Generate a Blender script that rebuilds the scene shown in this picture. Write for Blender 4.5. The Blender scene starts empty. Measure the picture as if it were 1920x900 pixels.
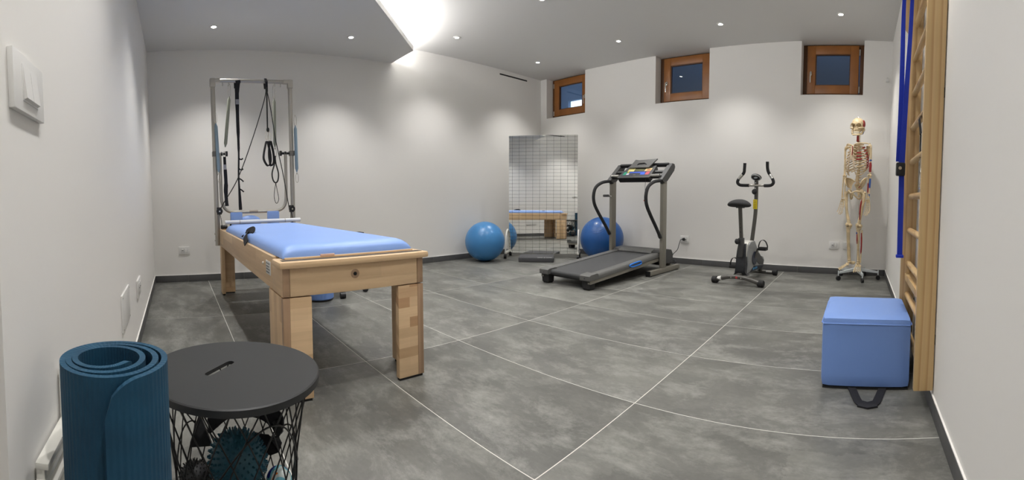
import bpy, bmesh, math, random
from mathutils import Vector, Matrix
random.seed(7)
S = bpy.context.scene
COL = S.collection
PI = math.pi

# ------------------------------------------------------------------ camera
cam = bpy.data.cameras.new('camera'); camo = bpy.data.objects.new('camera', cam); COL.objects.link(camo)
S.camera = camo
F_PX, CX, CY = 815.116, 960.0, 407.951            # cylindrical panorama, 1920x900 frame
cam.type = 'PANO'; cam.panorama_type = 'CENTRAL_CYLINDRICAL'
cam.central_cylindrical_range_u_min = -CX / F_PX
cam.central_cylindrical_range_u_max = (1920 - CX) / F_PX
cam.central_cylindrical_range_v_min = -(900 - CY) / F_PX
cam.central_cylindrical_range_v_max = CY / F_PX
cam.central_cylindrical_radius = 1.0
cam.clip_start = 0.02; cam.clip_end = 100
M = Matrix(((0.6981726862247162, -0.7151890771617707, -0.03254971763715574),
            (0.7159227003160881, 0.6972475727388083, 0.03606257730612278),
            (-0.0030963497678077006, -0.04848098821532795, 0.9988193061809432)))
R3 = Matrix((M.col[0], M.col[2], -M.col[1])).transposed()
camo.matrix_world = Matrix.Translation((0, 0, .85)) @ R3.to_4x4()

# ------------------------------------------------------------------ world, exposure
S.view_settings.view_transform = 'Standard'; S.view_settings.look = 'None'
S.view_settings.gamma = 1; S.view_settings.use_curve_mapping = False
S.view_settings.exposure = 0.50
W = bpy.data.worlds.new('world'); S.world = W; W.use_nodes = True
W.node_tree.nodes['Background'].inputs[0].default_value = (.62, .82, 1, 1)
W.node_tree.nodes['Background'].inputs[1].default_value = 2.6
SPOT_W = 47.0; COVE_W = 36.0

# ------------------------------------------------------------------ room measures (metres)
XL, XR, YN, YB = -4.682, .327, -.2546, 5.02       # left wall, right wall, near wall, back wall at x=0
SL = .0415                                        # the back wall runs slightly askew
AB = -math.atan(SL)
ZC, ZS = 2.687, 2.474                             # high ceiling, lowered ceiling
def yb(x): return YB - SL * x

# ------------------------------------------------------------------ mesh helpers
class MB:
    def __init__(s): s.v = []; s.f = []; s.mi = []; s.m = 0
    def add(s, vs, fs, mx=None):
        o = len(s.v)
        for p in vs:
            p = Vector(p)
            s.v.append(mx @ p if mx is not None else p)
        for f in fs: s.f.append([i + o for i in f]); s.mi.append(s.m)
        return s
    def box(s, a, b, mx=None):
        (x0, y0, z0), (x1, y1, z1) = a, b
        vs = [(x0,y0,z0),(x1,y0,z0),(x1,y1,z0),(x0,y1,z0),(x0,y0,z1),(x1,y0,z1),(x1,y1,z1),(x0,y1,z1)]
        return s.add(vs, [(0,3,2,1),(4,5,6,7),(0,1,5,4),(1,2,6,5),(2,3,7,6),(3,0,4,7)], mx)
    def bbox(s, a, b, r=.003, mx=None):            # bevelled box
        bm = bmesh.new(); bmesh.ops.create_cube(bm, size=1)
        c = [(a[i] + b[i]) / 2 for i in range(3)]; d = [abs(b[i] - a[i]) for i in range(3)]
        for v in bm.verts: v.co = Vector((c[0] + v.co.x * d[0], c[1] + v.co.y * d[1], c[2] + v.co.z * d[2]))
        bmesh.ops.bevel(bm, geom=bm.edges[:], offset=min(r, min(d) * .45), segments=2, affect='EDGES', profile=.6)
        return s.bm(bm, mx)
    def bm(s, bm, mx=None):
        bm.verts.index_update()
        s.add([v.co.copy() for v in bm.verts], [[v.index for v in f.verts] for f in bm.faces], mx); bm.free(); return s
    def cyl(s, p0, p1, r0, r1=None, n=16, caps=True):
        return s.tube([p0, p1], [r0, r0 if r1 is None else r1], n, caps=caps)
    def tube(s, pts, r, n=8, closed=False, caps=True, sy=1.0, up=None):
        P = [Vector(p) for p in pts]; N = len(P)
        R = r if isinstance(r, (list, tuple)) else [r] * N
        T = []
        for i in range(N):
            a = P[(i - 1) % N] if (closed or i > 0) else P[i]; b = P[(i + 1) % N] if (closed or i < N - 1) else P[i]
            t = b - a; T.append(t.normalized() if t.length > 1e-9 else Vector((0, 0, 1)))
        u = Vector(up) if up else (Vector((0, 0, 1)) if abs(T[0].z) < .9 else Vector((1, 0, 0)))
        o = len(s.v)
        for i in range(N):
            u = (u - T[i] * u.dot(T[i])); u = u.normalized() if u.length > 1e-6 else T[i].orthogonal().normalized()
            w = T[i].cross(u)
            for k in range(n):
                a = 2 * PI * k / n
                s.v.append(P[i] + (u * math.cos(a) * sy + w * math.sin(a)) * R[i])
        for i in range(N if closed else N - 1):
            j = (i + 1) % N
            for k in range(n):
                l = (k + 1) % n
                s.f.append([o + i*n + k, o + i*n + l, o + j*n + l, o + j*n + k]); s.mi.append(s.m)
        if caps and not closed:
            s.f.append([o + k for k in range(n)][::-1]); s.mi.append(s.m)
            s.f.append([o + (N-1)*n + k for k in range(n)]); s.mi.append(s.m)
        return s
    def lathe(s, prof, n=32, mx=None):             # prof: (r, z)
        vs, fs = [], []
        for r, z in prof:
            for k in range(n): a = 2*PI*k/n; vs.append((r*math.cos(a), r*math.sin(a), z))
        for i in range(len(prof) - 1):
            for k in range(n):
                l = (k+1) % n; fs.append((i*n+k, i*n+l, (i+1)*n+l, (i+1)*n+k))
        if prof[0][0] > 1e-5: fs.append([k for k in range(n)][::-1])
        if prof[-1][0] > 1e-5: fs.append([(len(prof)-1)*n + k for k in range(n)])
        return s.add(vs, fs, mx)
    def sph(s, c, r, u=16, v=10, mx=None, fn=None):
        r = r if isinstance(r, (tuple, list)) else (r, r, r)
        vs, fs = [], []
        for i in range(1, v):
            t = PI * i / v
            for k in range(u):
                a = 2*PI*k/u; vs.append((math.sin(t)*math.cos(a), math.sin(t)*math.sin(a), math.cos(t)))
        vs += [(0,0,1), (0,0,-1)]; top, bot = len(vs)-2, len(vs)-1
        for i in range(v-2):
            for k in range(u):
                l = (k+1) % u; fs.append((i*u+k, (i+1)*u+k, (i+1)*u+l, i*u+l))
        for k in range(u):
            l = (k+1) % u; fs.append((top, k, l)); fs.append((bot, (v-2)*u+l, (v-2)*u+k))
        out = []
        for p in vs:
            q = Vector((p[0]*r[0], p[1]*r[1], p[2]*r[2]))
            if fn: q = fn(q)
            out.append(q + Vector(c))
        return s.add(out, fs, mx)
    def prism(s, poly, h0, h1, axis='z', mx=None): # extrude a 2-D outline
        def q(a, b, h): return {'z': (a,b,h), 'y': (a,h,b), 'x': (h,a,b)}[axis]
        n = len(poly)
        vs = [q(a,b,h0) for a,b in poly] + [q(a,b,h1) for a,b in poly]
        fs = [list(range(n))[::-1], [n+i for i in range(n)]] + [[i,(i+1)%n,n+(i+1)%n,n+i] for i in range(n)]
        return s.add(vs, fs, mx)
    def build(s, name, mats, parent=None, smooth=True, ang=35, loc=None, rot=None):
        me = bpy.data.meshes.new(name); me.from_pydata([tuple(v) for v in s.v], [], s.f)
        mats = mats if isinstance(mats, (list, tuple)) else [mats]
        for m in mats: me.materials.append(m)
        if len(mats) > 1: me.polygons.foreach_set('material_index', s.mi)
        bm = bmesh.new(); bm.from_mesh(me); bmesh.ops.recalc_face_normals(bm, faces=bm.faces); bm.to_mesh(me); bm.free()
        if smooth:
            me.shade_smooth(); me.set_sharp_from_angle(angle=math.radians(ang))
        o = bpy.data.objects.new(name, me); COL.objects.link(o)
        if parent is not None: o.parent = parent
        if loc: o.location = loc
        if rot: o.rotation_euler = rot
        return o
def tag(o, label=None, cat=None, group=None, kind=None):
    if label: o['label'] = label
    if cat: o['category'] = cat
    if group: o['group'] = group
    if kind: o['kind'] = kind
    return o
def thing(name, label, cat, loc=(0,0,0), rz=0, group=None):
    o = bpy.data.objects.new(name, None); COL.objects.link(o); o.empty_display_size = .1
    o.location = loc; o.rotation_euler = (0, 0, rz); return tag(o, label, cat, group)
def dup(root, loc=None, rz=None, label=None, group=None, parent=None):
    r = root.copy(); COL.objects.link(r)
    if parent is not None: r.parent = parent
    if loc is not None: r.location = loc
    if rz is not None: r.rotation_euler = (0, 0, rz)
    if label: r['label'] = label
    if group: r['group'] = group
    for ch in list(root.children): dup(ch, parent=r)
    return r
def bez(pts, n=8, closed=False):                   # Catmull-Rom through points
    P = [Vector(p) for p in pts]; N = len(P); out = []
    rng = N if closed else N - 1
    for i in range(rng):
        g = (lambda k: P[k % N]) if closed else (lambda k: P[max(0, min(N-1, k))])
        a, b, c, d = g(i-1), g(i), g(i+1), g(i+2)
        for k in range(n):
            t = k / n
            out.append(.5*((2*b) + (c-a)*t + (2*a-5*b+4*c-d)*t*t + (3*b-a-3*c+d)*t**3))
    if not closed: out.append(P[-1])
    return out
def strap(mb, pts, w, t, side):                    # flat ribbon along pts, width direction = side
    P = [Vector(p) for p in pts]; sd = Vector(side).normalized(); vs = []; fs = []
    for i, p in enumerate(P):
        tg = (P[min(i+1, len(P)-1)] - P[max(i-1, 0)]).normalized()
        s_ = (sd - tg * sd.dot(tg)).normalized(); nn = tg.cross(s_)
        ww = w[i] if isinstance(w, list) else w
        for a, b in ((-1,-1),(1,-1),(1,1),(-1,1)): vs.append(p + s_*a*ww/2 + nn*b*t/2)
    n = len(P)
    for i in range(n-1):
        for k in range(4): l = (k+1) % 4; fs.append((i*4+k, i*4+l, (i+1)*4+l, (i+1)*4+k))
    fs += [(3,2,1,0), ((n-1)*4, (n-1)*4+1, (n-1)*4+2, (n-1)*4+3)]
    return mb.add(vs, fs)

# ------------------------------------------------------------------ materials
def srgb(r, g, b):
    f = lambda c: (c/255/12.92) if c/255 <= .04045 else ((c/255+.055)/1.055)**2.4
    return (f(r), f(g), f(b), 1)
def mat(name, col, rough=.5, metal=0, bump=0, bscale=200, spec=.5, var=0, vscale=3, sheen=0, coat=0, emit=None):
    m = bpy.data.materials.new(name); m.use_nodes = True; nt = m.node_tree; n = nt.nodes; b = n['Principled BSDF']
    col = col if len(col) == 4 else (*col, 1)
    b.inputs['Base Color'].default_value = col; b.inputs['Roughness'].default_value = rough
    b.inputs['Metallic'].default_value = metal; b.inputs['Specular IOR Level'].default_value = spec
    if sheen: b.inputs['Sheen Weight'].default_value = sheen
    if coat: b.inputs['Coat Weight'].default_value = coat
    if emit: b.inputs['Emission Color'].default_value = (*emit[:3], 1); b.inputs['Emission Strength'].default_value = emit[3]
    tc = n.new('ShaderNodeTexCoord')
    if var:
        no = n.new('ShaderNodeTexNoise'); no.inputs['Scale'].default_value = vscale; no.inputs['Detail'].default_value = 5
        nt.links.new(tc.outputs['Object'], no.inputs['Vector'])
        mr = n.new('ShaderNodeMapRange'); mr.inputs[1].default_value = .3; mr.inputs[2].default_value = .7
        mr.inputs[3].default_value = 1 - var; mr.inputs[4].default_value = 1 + var
        nt.links.new(no.outputs['Fac'], mr.inputs[0])
        vm = n.new('ShaderNodeVectorMath'); vm.operation = 'SCALE'; vm.inputs[0].default_value = col[:3]
        nt.links.new(mr.outputs[0], vm.inputs['Scale']); nt.links.new(vm.outputs[0], b.inputs['Base Color'])
    if bump:
        no = n.new('ShaderNodeTexNoise'); no.inputs['Scale'].default_value = bscale; no.inputs['Detail'].default_value = 3
        nt.links.new(tc.outputs['Object'], no.inputs['Vector'])
        bp = n.new('ShaderNodeBump'); bp.inputs['Strength'].default_value = bump; bp.inputs['Distance'].default_value = .002
        nt.links.new(no.outputs['Fac'], bp.inputs['Height']); nt.links.new(bp.outputs[0], b.inputs['Normal'])
    return m
def node(nt, t, **k):
    n = nt.nodes.new(t)
    for a, v in k.items():
        if a.startswith('i_'):
            key = a[2:]; key = int(key) if key.isdigit() else key.replace('_', ' ')
            n.inputs[key].default_value = v
        else: setattr(n, a, v)
    return n
def ramp(nt, src, stops):
    r = nt.nodes.new('ShaderNodeValToRGB'); e = r.color_ramp.elements
    while len(e) < len(stops): e.new(.5)
    for k, (p, c) in enumerate(stops): e[k].position = p; e[k].color = c
    nt.links.new(src, r.inputs[0]); return r.outputs[0]

def concrete():
    m = bpy.data.materials.new('concrete_tile'); m.use_nodes = True; nt = m.node_tree; L = nt.links.new; b = nt.nodes['Principled BSDF']
    tc = node(nt, 'ShaderNodeTexCoord'); oi = node(nt, 'ShaderNodeObjectInfo')
    sc = node(nt, 'ShaderNodeVectorMath', operation='SCALE'); sc.inputs[0].default_value = (37, 19, 11); L(oi.outputs['Random'], sc.inputs['Scale'])
    ad = node(nt, 'ShaderNodeVectorMath', operation='ADD'); L(tc.outputs['Object'], ad.inputs[0]); L(sc.outputs[0], ad.inputs[1])
    mp = node(nt, 'ShaderNodeMapping'); mp.inputs['Scale'].default_value = (1, 1.7, 1); L(ad.outputs[0], mp.inputs[0])
    n1 = node(nt, 'ShaderNodeTexNoise', i_Scale=1.6, i_Detail=6.0, i_Roughness=.66, i_Distortion=.15); L(mp.outputs[0], n1.inputs['Vector'])
    n2 = node(nt, 'ShaderNodeTexNoise', i_Scale=4.0, i_Detail=12.0, i_Roughness=.78, i_Distortion=.25); L(mp.outputs[0], n2.inputs['Vector'])
    n3 = node(nt, 'ShaderNodeTexNoise', i_Scale=38.0, i_Detail=4.0, i_Roughness=.6); L(mp.outputs[0], n3.inputs['Vector'])
    # trowelled rectangular patches
    bt = node(nt, 'ShaderNodeTexVoronoi', distance='CHEBYCHEV', i_Scale=2.6, i_Randomness=.9); 
    wd = node(nt, 'ShaderNodeVectorMath', operation='SCALE'); wd.inputs['Scale'].default_value = .12; L(n2.outputs['Color'], wd.inputs[0])
    a2 = node(nt, 'ShaderNodeVectorMath', operation='ADD'); L(ad.outputs[0], a2.inputs[0]); L(wd.outputs[0], a2.inputs[1]); L(a2.outputs[0], bt.inputs['Vector'])
    sx = node(nt, 'ShaderNodeSeparateColor'); L(bt.outputs['Color'], sx.inputs[0])
    c1 = ramp(nt, n1.outputs['Fac'], [(.30, srgb(84, 84, 80)), (.52, srgb(99, 99, 94)), (.72, srgb(118, 118, 112))])
    mx = node(nt, 'ShaderNodeMix', data_type='RGBA', blend_type='MULTIPLY'); mx.inputs[0].default_value = .9
    pr = ramp(nt, sx.outputs[0], [(0, (.80,.80,.80,1)), (1, (1.12,1.12,1.12,1))]); L(c1, mx.inputs[6]); L(pr, mx.inputs[7])
    f2 = ramp(nt, n2.outputs['Fac'], [(.48, (0,0,0,1)), (.54, (.20,.20,.20,1)), (.66, (.55,.55,.55,1))])
    m2 = node(nt, 'ShaderNodeMix', data_type='RGBA'); L(f2, m2.inputs[0]); L(mx.outputs[2], m2.inputs[6]); m2.inputs[7].default_value = srgb(152, 152, 146)
    m3 = node(nt, 'ShaderNodeMix', data_type='RGBA', blend_type='OVERLAY'); m3.inputs[0].default_value = .22
    L(m2.outputs[2], m3.inputs[6]); L(n3.outputs['Fac'], m3.inputs[7])
    L(m3.outputs[2], b.inputs['Base Color'])
    rr = node(nt, 'ShaderNodeMapRange'); rr.inputs[3].default_value = .36; rr.inputs[4].default_value = .56; L(n2.outputs['Fac'], rr.inputs[0]); L(rr.outputs[0], b.inputs['Roughness'])
    bp = node(nt, 'ShaderNodeBump'); bp.inputs['Strength'].default_value = .12; bp.inputs['Distance'].default_value = .002; L(n3.outputs['Fac'], bp.inputs['Height']); L(bp.outputs[0], b.inputs['Normal'])
    return m
def beech(name, along, bw, bh, light=(214,184,146), dark=(198,165,127), contrast=.45):
    """laminated beech: staves running along an axis, each a tone of its own"""
    m = bpy.data.materials.new(name); m.use_nodes = True; nt = m.node_tree; L = nt.links.new; b = nt.nodes['Principled BSDF']
    tc = node(nt, 'ShaderNodeTexCoord'); sp = node(nt, 'ShaderNodeSeparateXYZ'); L(tc.outputs['Object'], sp.inputs[0])
    cb = node(nt, 'ShaderNodeCombineXYZ')
    ia, ib = along
    ad = node(nt, 'ShaderNodeMath', operation='ADD'); L(sp.outputs[ia], ad.inputs[0]); ad.inputs[1].default_value = 20.03
    L(ad.outputs[0], cb.inputs[0])
    ic = 3 - ia - ib
    s2 = node(nt, 'ShaderNodeMath', operation='ADD'); L(sp.outputs[ib], s2.inputs[0]); L(sp.outputs[ic], s2.inputs[1])
    s3 = node(nt, 'ShaderNodeMath', operation='ADD'); L(s2.outputs[0], s3.inputs[0]); s3.inputs[1].default_value = 10.0
    L(s3.outputs[0], cb.inputs[1])
    br = node(nt, 'ShaderNodeTexBrick', offset=.37, squash=1.0, i_Scale=1.0); br.inputs['Brick Width'].default_value = bw; br.inputs['Row Height'].default_value = bh
    br.inputs['Mortar Size'].default_value = .0; br.inputs['Color1'].default_value = (0,0,0,1); br.inputs['Color2'].default_value = (1,1,1,1); br.inputs['Bias'].default_value = 0
    L(cb.outputs[0], br.inputs['Vector'])
    mp = node(nt, 'ShaderNodeMapping'); mp.inputs['Scale'].default_value = (2.5, 45, 45); L(cb.outputs[0], mp.inputs[0])
    ng = node(nt, 'ShaderNodeTexNoise', i_Scale=1.0, i_Detail=5.0, i_Roughness=.6, i_Distortion=.4); L(mp.outputs[0], ng.inputs['Vector'])
    lo, hi = srgb(*dark), srgb(*light)
    c = ramp(nt, br.outputs['Color'], [(0, lo), (.5, hi), (1, tuple(min(1, h*1.08) for h in hi[:3]) + (1,))])
    mx = node(nt, 'ShaderNodeMix', data_type='RGBA', blend_type='MULTIPLY'); mx.inputs[0].default_value = contrast
    g = ramp(nt, ng.outputs['Fac'], [(.3, (.80,.76,.70,1)), (.65, (1.05,1.05,1.05,1))]); L(c, mx.inputs[6]); L(g, mx.inputs[7]); L(mx.outputs[2], b.inputs['Base Color'])
    b.inputs['Roughness'].default_value = .42
    return m
def pine(name):
    m = bpy.data.materials.new(name); m.use_nodes = True; nt = m.node_tree; L = nt.links.new; b = nt.nodes['Principled BSDF']
    tc = node(nt, 'ShaderNodeTexCoord'); oi = node(nt, 'ShaderNodeObjectInfo')
    ad = node(nt, 'ShaderNodeVectorMath', operation='ADD'); L(tc.outputs['Object'], ad.inputs[0])
    sc = node(nt, 'ShaderNodeVectorMath', operation='SCALE'); sc.inputs[0].default_value = (3, 5, 9); L(oi.outputs['Random'], sc.inputs['Scale']); L(sc.outputs[0], ad.inputs[1])
    mp = node(nt, 'ShaderNodeMapping'); mp.inputs['Scale'].default_value = (9, 5, .55); L(ad.outputs[0], mp.inputs[0])
    w = node(nt, 'ShaderNodeTexWave', wave_type='BANDS', bands_direction='X', wave_profile='SAW', i_Scale=1.0, i_Distortion=7.5, i_Detail=2.0); w.inputs['Detail Scale'].default_value = .55
    L(mp.outputs[0], w.inputs['Vector'])
    ng = node(nt, 'ShaderNodeTexNoise', i_Scale=9.0, i_Detail=4.0); L(mp.outputs[0], ng.inputs['Vector'])
    c = ramp(nt, w.outputs['Fac'], [(0, srgb(206,176,128)), (.62, srgb(202,170,120)), (.9, srgb(184,146,96)), (1, srgb(204,174,126))])
    mx = node(nt, 'ShaderNodeMix', data_type='RGBA', blend_type='MULTIPLY'); mx.inputs[0].default_value = .35
    g = ramp(nt, ng.outputs['Fac'], [(.3, (.8,.78,.74,1)), (.7, (1.05,1.05,1.05,1))]); L(c, mx.inputs[6]); L(g, mx.inputs[7]); L(mx.outputs[2], b.inputs['Base Color'])
    b.inputs['Roughness'].default_value = .45
    return m

WALL = mat('white_wall_paint', srgb(231, 229, 225), .85, bump=.05, bscale=350, spec=.2)
CEIL = mat('white_ceiling_paint', srgb(222, 221, 219), .9, spec=.2)
TILE = concrete()
GROUT = mat('pale_grout', srgb(206, 204, 197), .8)
SKIRT = mat('dark_skirting_tile', srgb(84, 84, 84), .45, var=.1, vscale=6)
BEAD = mat('white_bead', srgb(235, 233, 228), .6)
WHITE = mat('white_plastic', srgb(228, 227, 224), .35)
WHITEM = mat('white_enamel', srgb(225, 223, 215), .3)
SLOTD = mat('slot_black', srgb(18, 18, 18), .7)
BEECH_X = beech('beech_rail', (0, 2), .9, .06)
BEECH_Y = beech('beech_end_board', (1, 2), .55, .05)
BEECH_L = beech('beech_ledge', (1, 2), 1.5, .2, dark=(206,176,138))
BEECH_Z = beech('beech_leg_board', (1, 2), .21, .047, dark=(178,140,102))
BEECH_V = beech('beech_leg_side', (2, 0), .9, .05)
BEECHD = beech('beech_end_grain', (2, 0), .8, .03, light=(168,138,110), dark=(150,122,96))
PINE = pine('pine')
RUNGM = pine('pine_rung')
WINW = mat('stained_window_wood', srgb(146, 92, 40), .4, var=.12, vscale=7)
WIND = mat('dark_window_rebate', srgb(84, 50, 20), .45)
VINYL = mat('light_blue_vinyl', srgb(132, 165, 226), .42, bump=.04, bscale=500, var=.02)
VINYLD = mat('cube_blue_vinyl', srgb(118, 152, 216), .42, bump=.04, bscale=500, var=.02)
STEEL = mat('brushed_steel', srgb(178, 174, 166), .38, .75)
CHROME = mat('chrome', srgb(215, 213, 208), .18, 1)
ALU = mat('silver_tube', srgb(205, 205, 205), .35, .3)
BLACKP = mat('black_plastic', srgb(24, 24, 26), .45)
BLACKF = mat('black_webbing', srgb(20, 20, 26), .8, bump=.3, bscale=900)
BLACKR = mat('black_rubber', srgb(26, 26, 27), .7)
SPRG = mat('grey_green_sleeve', srgb(150, 152, 136), .6)
SPRB = mat('pale_blue_sleeve', srgb(138, 160, 174), .55)
ROPE = mat('dark_cord', srgb(44, 44, 42), .8)
BALLL = mat('blue_vinyl_ball', srgb(64, 128, 184), .32, var=.05)
BALLD = mat('dark_blue_vinyl_ball', srgb(30, 84, 150), .34, var=.05)
MATB = mat('teal_blue_foam', srgb(22, 84, 122), .8, bump=.5, bscale=700, var=.12, vscale=60)
GREYP = mat('grey_plastic', srgb(92, 92, 90), .5, bump=.15, bscale=900)
BELT = mat('running_belt', srgb(62, 63, 64), .7, bump=.3, bscale=1200)
GREIGE = mat('greige_painted_steel', srgb(132, 128, 118), .4, .2)
DARKG = mat('dark_grey_plastic', srgb(66, 66, 66), .5)
FOAMG = mat('dark_grip_foam', srgb(40, 40, 42), .8)
GUNM = mat('gunmetal_paint', srgb(92, 90, 86), .35, .4)
SILVP = mat('silver_plastic', srgb(150, 152, 152), .4, .2)
YELLOW = mat('yellow_sticker', srgb(222, 200, 30), .5)
BONE = mat('bone_resin', srgb(214, 192, 152), .5, var=.18, vscale=22)
BONED = mat('cartilage_resin', srgb(222, 200, 170), .55)
REDM = mat('muscle_red_paint', srgb(150, 34, 34), .5)
BLUEM = mat('muscle_blue_paint', srgb(40, 84, 156), .5)
TABLEM = mat('black_lacquered_steel', srgb(36, 37, 38), .5)
WIREM = mat('black_wire', srgb(20, 20, 21), .45)
PADM = mat('charcoal_foam_pad', srgb(70, 70, 72), .75, bump=.2, bscale=600)
BLUESTRAP = mat('royal_blue_webbing', srgb(20, 50, 176), .7, bump=.3, bscale=900)
WELL = mat('blue_grey_render', srgb(104, 118, 140), .9)
def mirror_mat():
    m = bpy.data.materials.new('mirror_silver'); m.use_nodes = True; b = m.node_tree.nodes['Principled BSDF']
    b.inputs['Base Color'].default_value = (.90, .91, .89, 1); b.inputs['Metallic'].default_value = 1; b.inputs['Roughness'].default_value = 0.0
    return m
MIRR = mirror_mat()
def glass_mat():
    m = bpy.data.materials.new('window_glass'); m.use_nodes = True; nt = m.node_tree; nt.nodes.clear()
    o = node(nt, 'ShaderNodeOutputMaterial'); g = node(nt, 'ShaderNodeBsdfGlossy', i_Roughness=0.0); t = node(nt, 'ShaderNodeBsdfTransparent')
    t.inputs[0].default_value = (.86, .90, .93, 1); lw = node(nt, 'ShaderNodeLayerWeight', i_Blend=.5); pw = node(nt, 'ShaderNodeMath', operation='POWER'); pw.inputs[1].default_value = 3.5; nt.links.new(lw.outputs['Facing'], pw.inputs[0]); fr = node(nt, 'ShaderNodeMath', operation='MULTIPLY_ADD'); fr.inputs[1].default_value = .8; fr.inputs[2].default_value = .06; nt.links.new(pw.outputs[0], fr.inputs[0]); mx = node(nt, 'ShaderNodeMixShader')
    nt.links.new(fr.outputs[0], mx.inputs[0]); nt.links.new(t.outputs[0], mx.inputs[1]); nt.links.new(g.outputs[0], mx.inputs[2]); nt.links.new(mx.outputs[0], o.inputs[0])
    return m
GLASS = glass_mat()
def emis(name, col, s):
    m = bpy.data.materials.new(name); m.use_nodes = True; nt = m.node_tree; nt.nodes.clear()
    o = node(nt, 'ShaderNodeOutputMaterial'); e = node(nt, 'ShaderNodeEmission', i_Strength=s); e.inputs[0].default_value = (*col, 1); nt.links.new(e.outputs[0], o.inputs[0]); return m
LED = emis('led_lamp', (1, .97, .92), 14)
STRIP = emis('led_strip', (1, .98, .95), 9)

# ------------------------------------------------------------------ lamps
def downlight(x, y, z, label, power=SPOT_W):
    t = thing('recessed_downlight', label.replace('small round ', 'round ') if len(label.split()) > 16 else label, 'ceiling light', (x, y, z), 0, 'recessed downlights')
    MB().lathe([(.024, .001), (.024, -.004), (.030, -.006), (.041, -.004), (.042, .001)], 28).build('trim_ring', WHITE, t)
    MB().lathe([(0, -.003), (.0, -.0035), (.012, -.008), (.022, -.0035), (.0225, -.001)], 24).build('lamp_lens', LED, t)
    l = bpy.data.lights.new('downlight_beam', 'SPOT'); l.energy = power; l.spot_size = math.radians(104); l.spot_blend = 1.0
    l.shadow_soft_size = .025; l.color = (1, .98, .955)
    o = bpy.data.objects.new('downlight_beam', l); COL.objects.link(o); o.parent = t; o.location = (0, 0, -.03)
    return t
downlight(-4.07, .41, ZS, 'small round downlight in the lowered ceiling, left one of its pair')
downlight(-4.09, 1.78, ZS, 'small round downlight in the lowered ceiling, right one of its pair')
downlight(-2.74, .41, ZS, 'small round downlight in the lowered ceiling, out of view above the reformer near end')
downlight(-4.07, 3.09, ZC, 'small round downlight in the high ceiling beside the bright cove')
downlight(-4.08, 4.48, ZC, 'small round downlight in the high ceiling nearest the room corner with the black slot')
downlight(-2.76, 4.44, ZC, 'small round downlight in the ceiling between the left and middle window')
downlight(-1.50, 4.43, ZC, 'small round downlight in the ceiling right of the middle window')
downlight(-.24, 4.34, ZC, 'small round downlight in the ceiling in front of the right window')
for x, y, w in [(-2.76, 3.09, 'over the room middle'), (-1.5, 3.09, 'over the floor before the treadmill'), (-.24, 3.09, 'over the floor before the blue box'),
             (-2.76, 1.75, 'beside the reformer'), (-1.5, 1.75, 'over the open floor'), (-.24, 1.75, 'near the wall bars'), (-1.15, .41, 'over the side table'), (-.1, .35, 'nearest the camera')]:
    downlight(x, y, ZC, 'small round downlight in the high ceiling, above the frame ' + w, SPOT_W * (1.25 if y < .5 else 1))

# ------------------------------------------------------------------ setting: floor
GX0, GDX, GY0, GDY = -2.029, 1.1692, .9293, .60486
fl = tag(MB().box((XL-.3, YN-.3, -.12), (XR+.3, YB+.5, -.0008)).build('floor', GROUT, smooth=False), 'grey concrete-look tiled floor with pale joints', kind='structure')
tile_mesh = {}
g = .0019
for i in range(-3, 3):
    for j in range(-3, 8):
        x0, x1 = GX0 + i*GDX, GX0 + (i+1)*GDX; y0, y1 = GY0 + j*GDY, GY0 + (j+1)*GDY
        x0, x1 = max(x0, XL), min(x1, XR)
        if 0 < XR - x1 < .05: x1 = XR
        y0, y1 = max(y0, YN), min(y1, yb(XL))
        if x1 - x0 < .02 or y1 - y0 < .02: continue
        k = (round(x1-x0, 3), round(y1-y0, 3))
        if k not in tile_mesh:
            o = MB().bbox((-k[0]/2+g, -k[1]/2+g, -.008), (k[0]/2-g, k[1]/2-g, 0), .0012).build('floor_tile', TILE, fl)
            tile_mesh[k] = o.data
        else:
            o = bpy.data.objects.new('floor_tile', tile_mesh[k]); COL.objects.link(o); o.parent = fl
        o.location = ((x0+x1)/2, (y0+y1)/2, 0)
# ------------------------------------------------------------------ ceiling
tag(MB().box((XL-.3, YN-.3, ZC), (XR+.3, YB+.36, ZC+.2)).build('ceiling', CEIL, smooth=False), 'white high plaster ceiling', kind='structure')
SOF = [(XL, YN), (XL, 2.565), (-4.176, 2.565), (-1.88, .25), (-1.88, YN)]
so = MB(); so.prism(SOF, ZS, ZS + .052)
tag(so.build('ceiling_lowered', CEIL, smooth=False), 'lowered white ceiling panel with a slanting edge', kind='structure')
up = MB()
for (a, b) in (((-4.23, 2.50), (-1.97, .22)), ((XL+.02, 2.50), (-4.25, 2.50))):
    up.cyl((*a, ZS+.066), (*b, ZS+.066), .007, n=6)
tag(up.build('led_strip', STRIP), 'bright LED strip lying in the ceiling cove', 'light strip')
def area(name, p0, p1, z, w, energy, tilt):
    l = bpy.data.lights.new(name, 'AREA'); l.shape = 'RECTANGLE'; L_ = math.dist(p0, p1); l.size = L_; l.size_y = w; l.energy = energy; l.color = (1, .98, .96)
    o = bpy.data.objects.new(name, l); COL.objects.link(o)
    a = math.atan2(p1[1]-p0[1], p1[0]-p0[0])
    o.matrix_world = Matrix.Translation(((p0[0]+p1[0])/2, (p0[1]+p1[1])/2, z)) @ Matrix.Rotation(a, 4, 'Z') @ Matrix.Rotation(math.radians(180 + tilt), 4, 'X')
    return o
area('cove_light', (-4.16, 2.44), (-1.93, .20), ZS+.075, .03, COVE_W, -52)
area('cove_light', (XL+.03, 2.50), (-4.25, 2.50), ZS+.075, .03, COVE_W*.12, -30)

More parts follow.
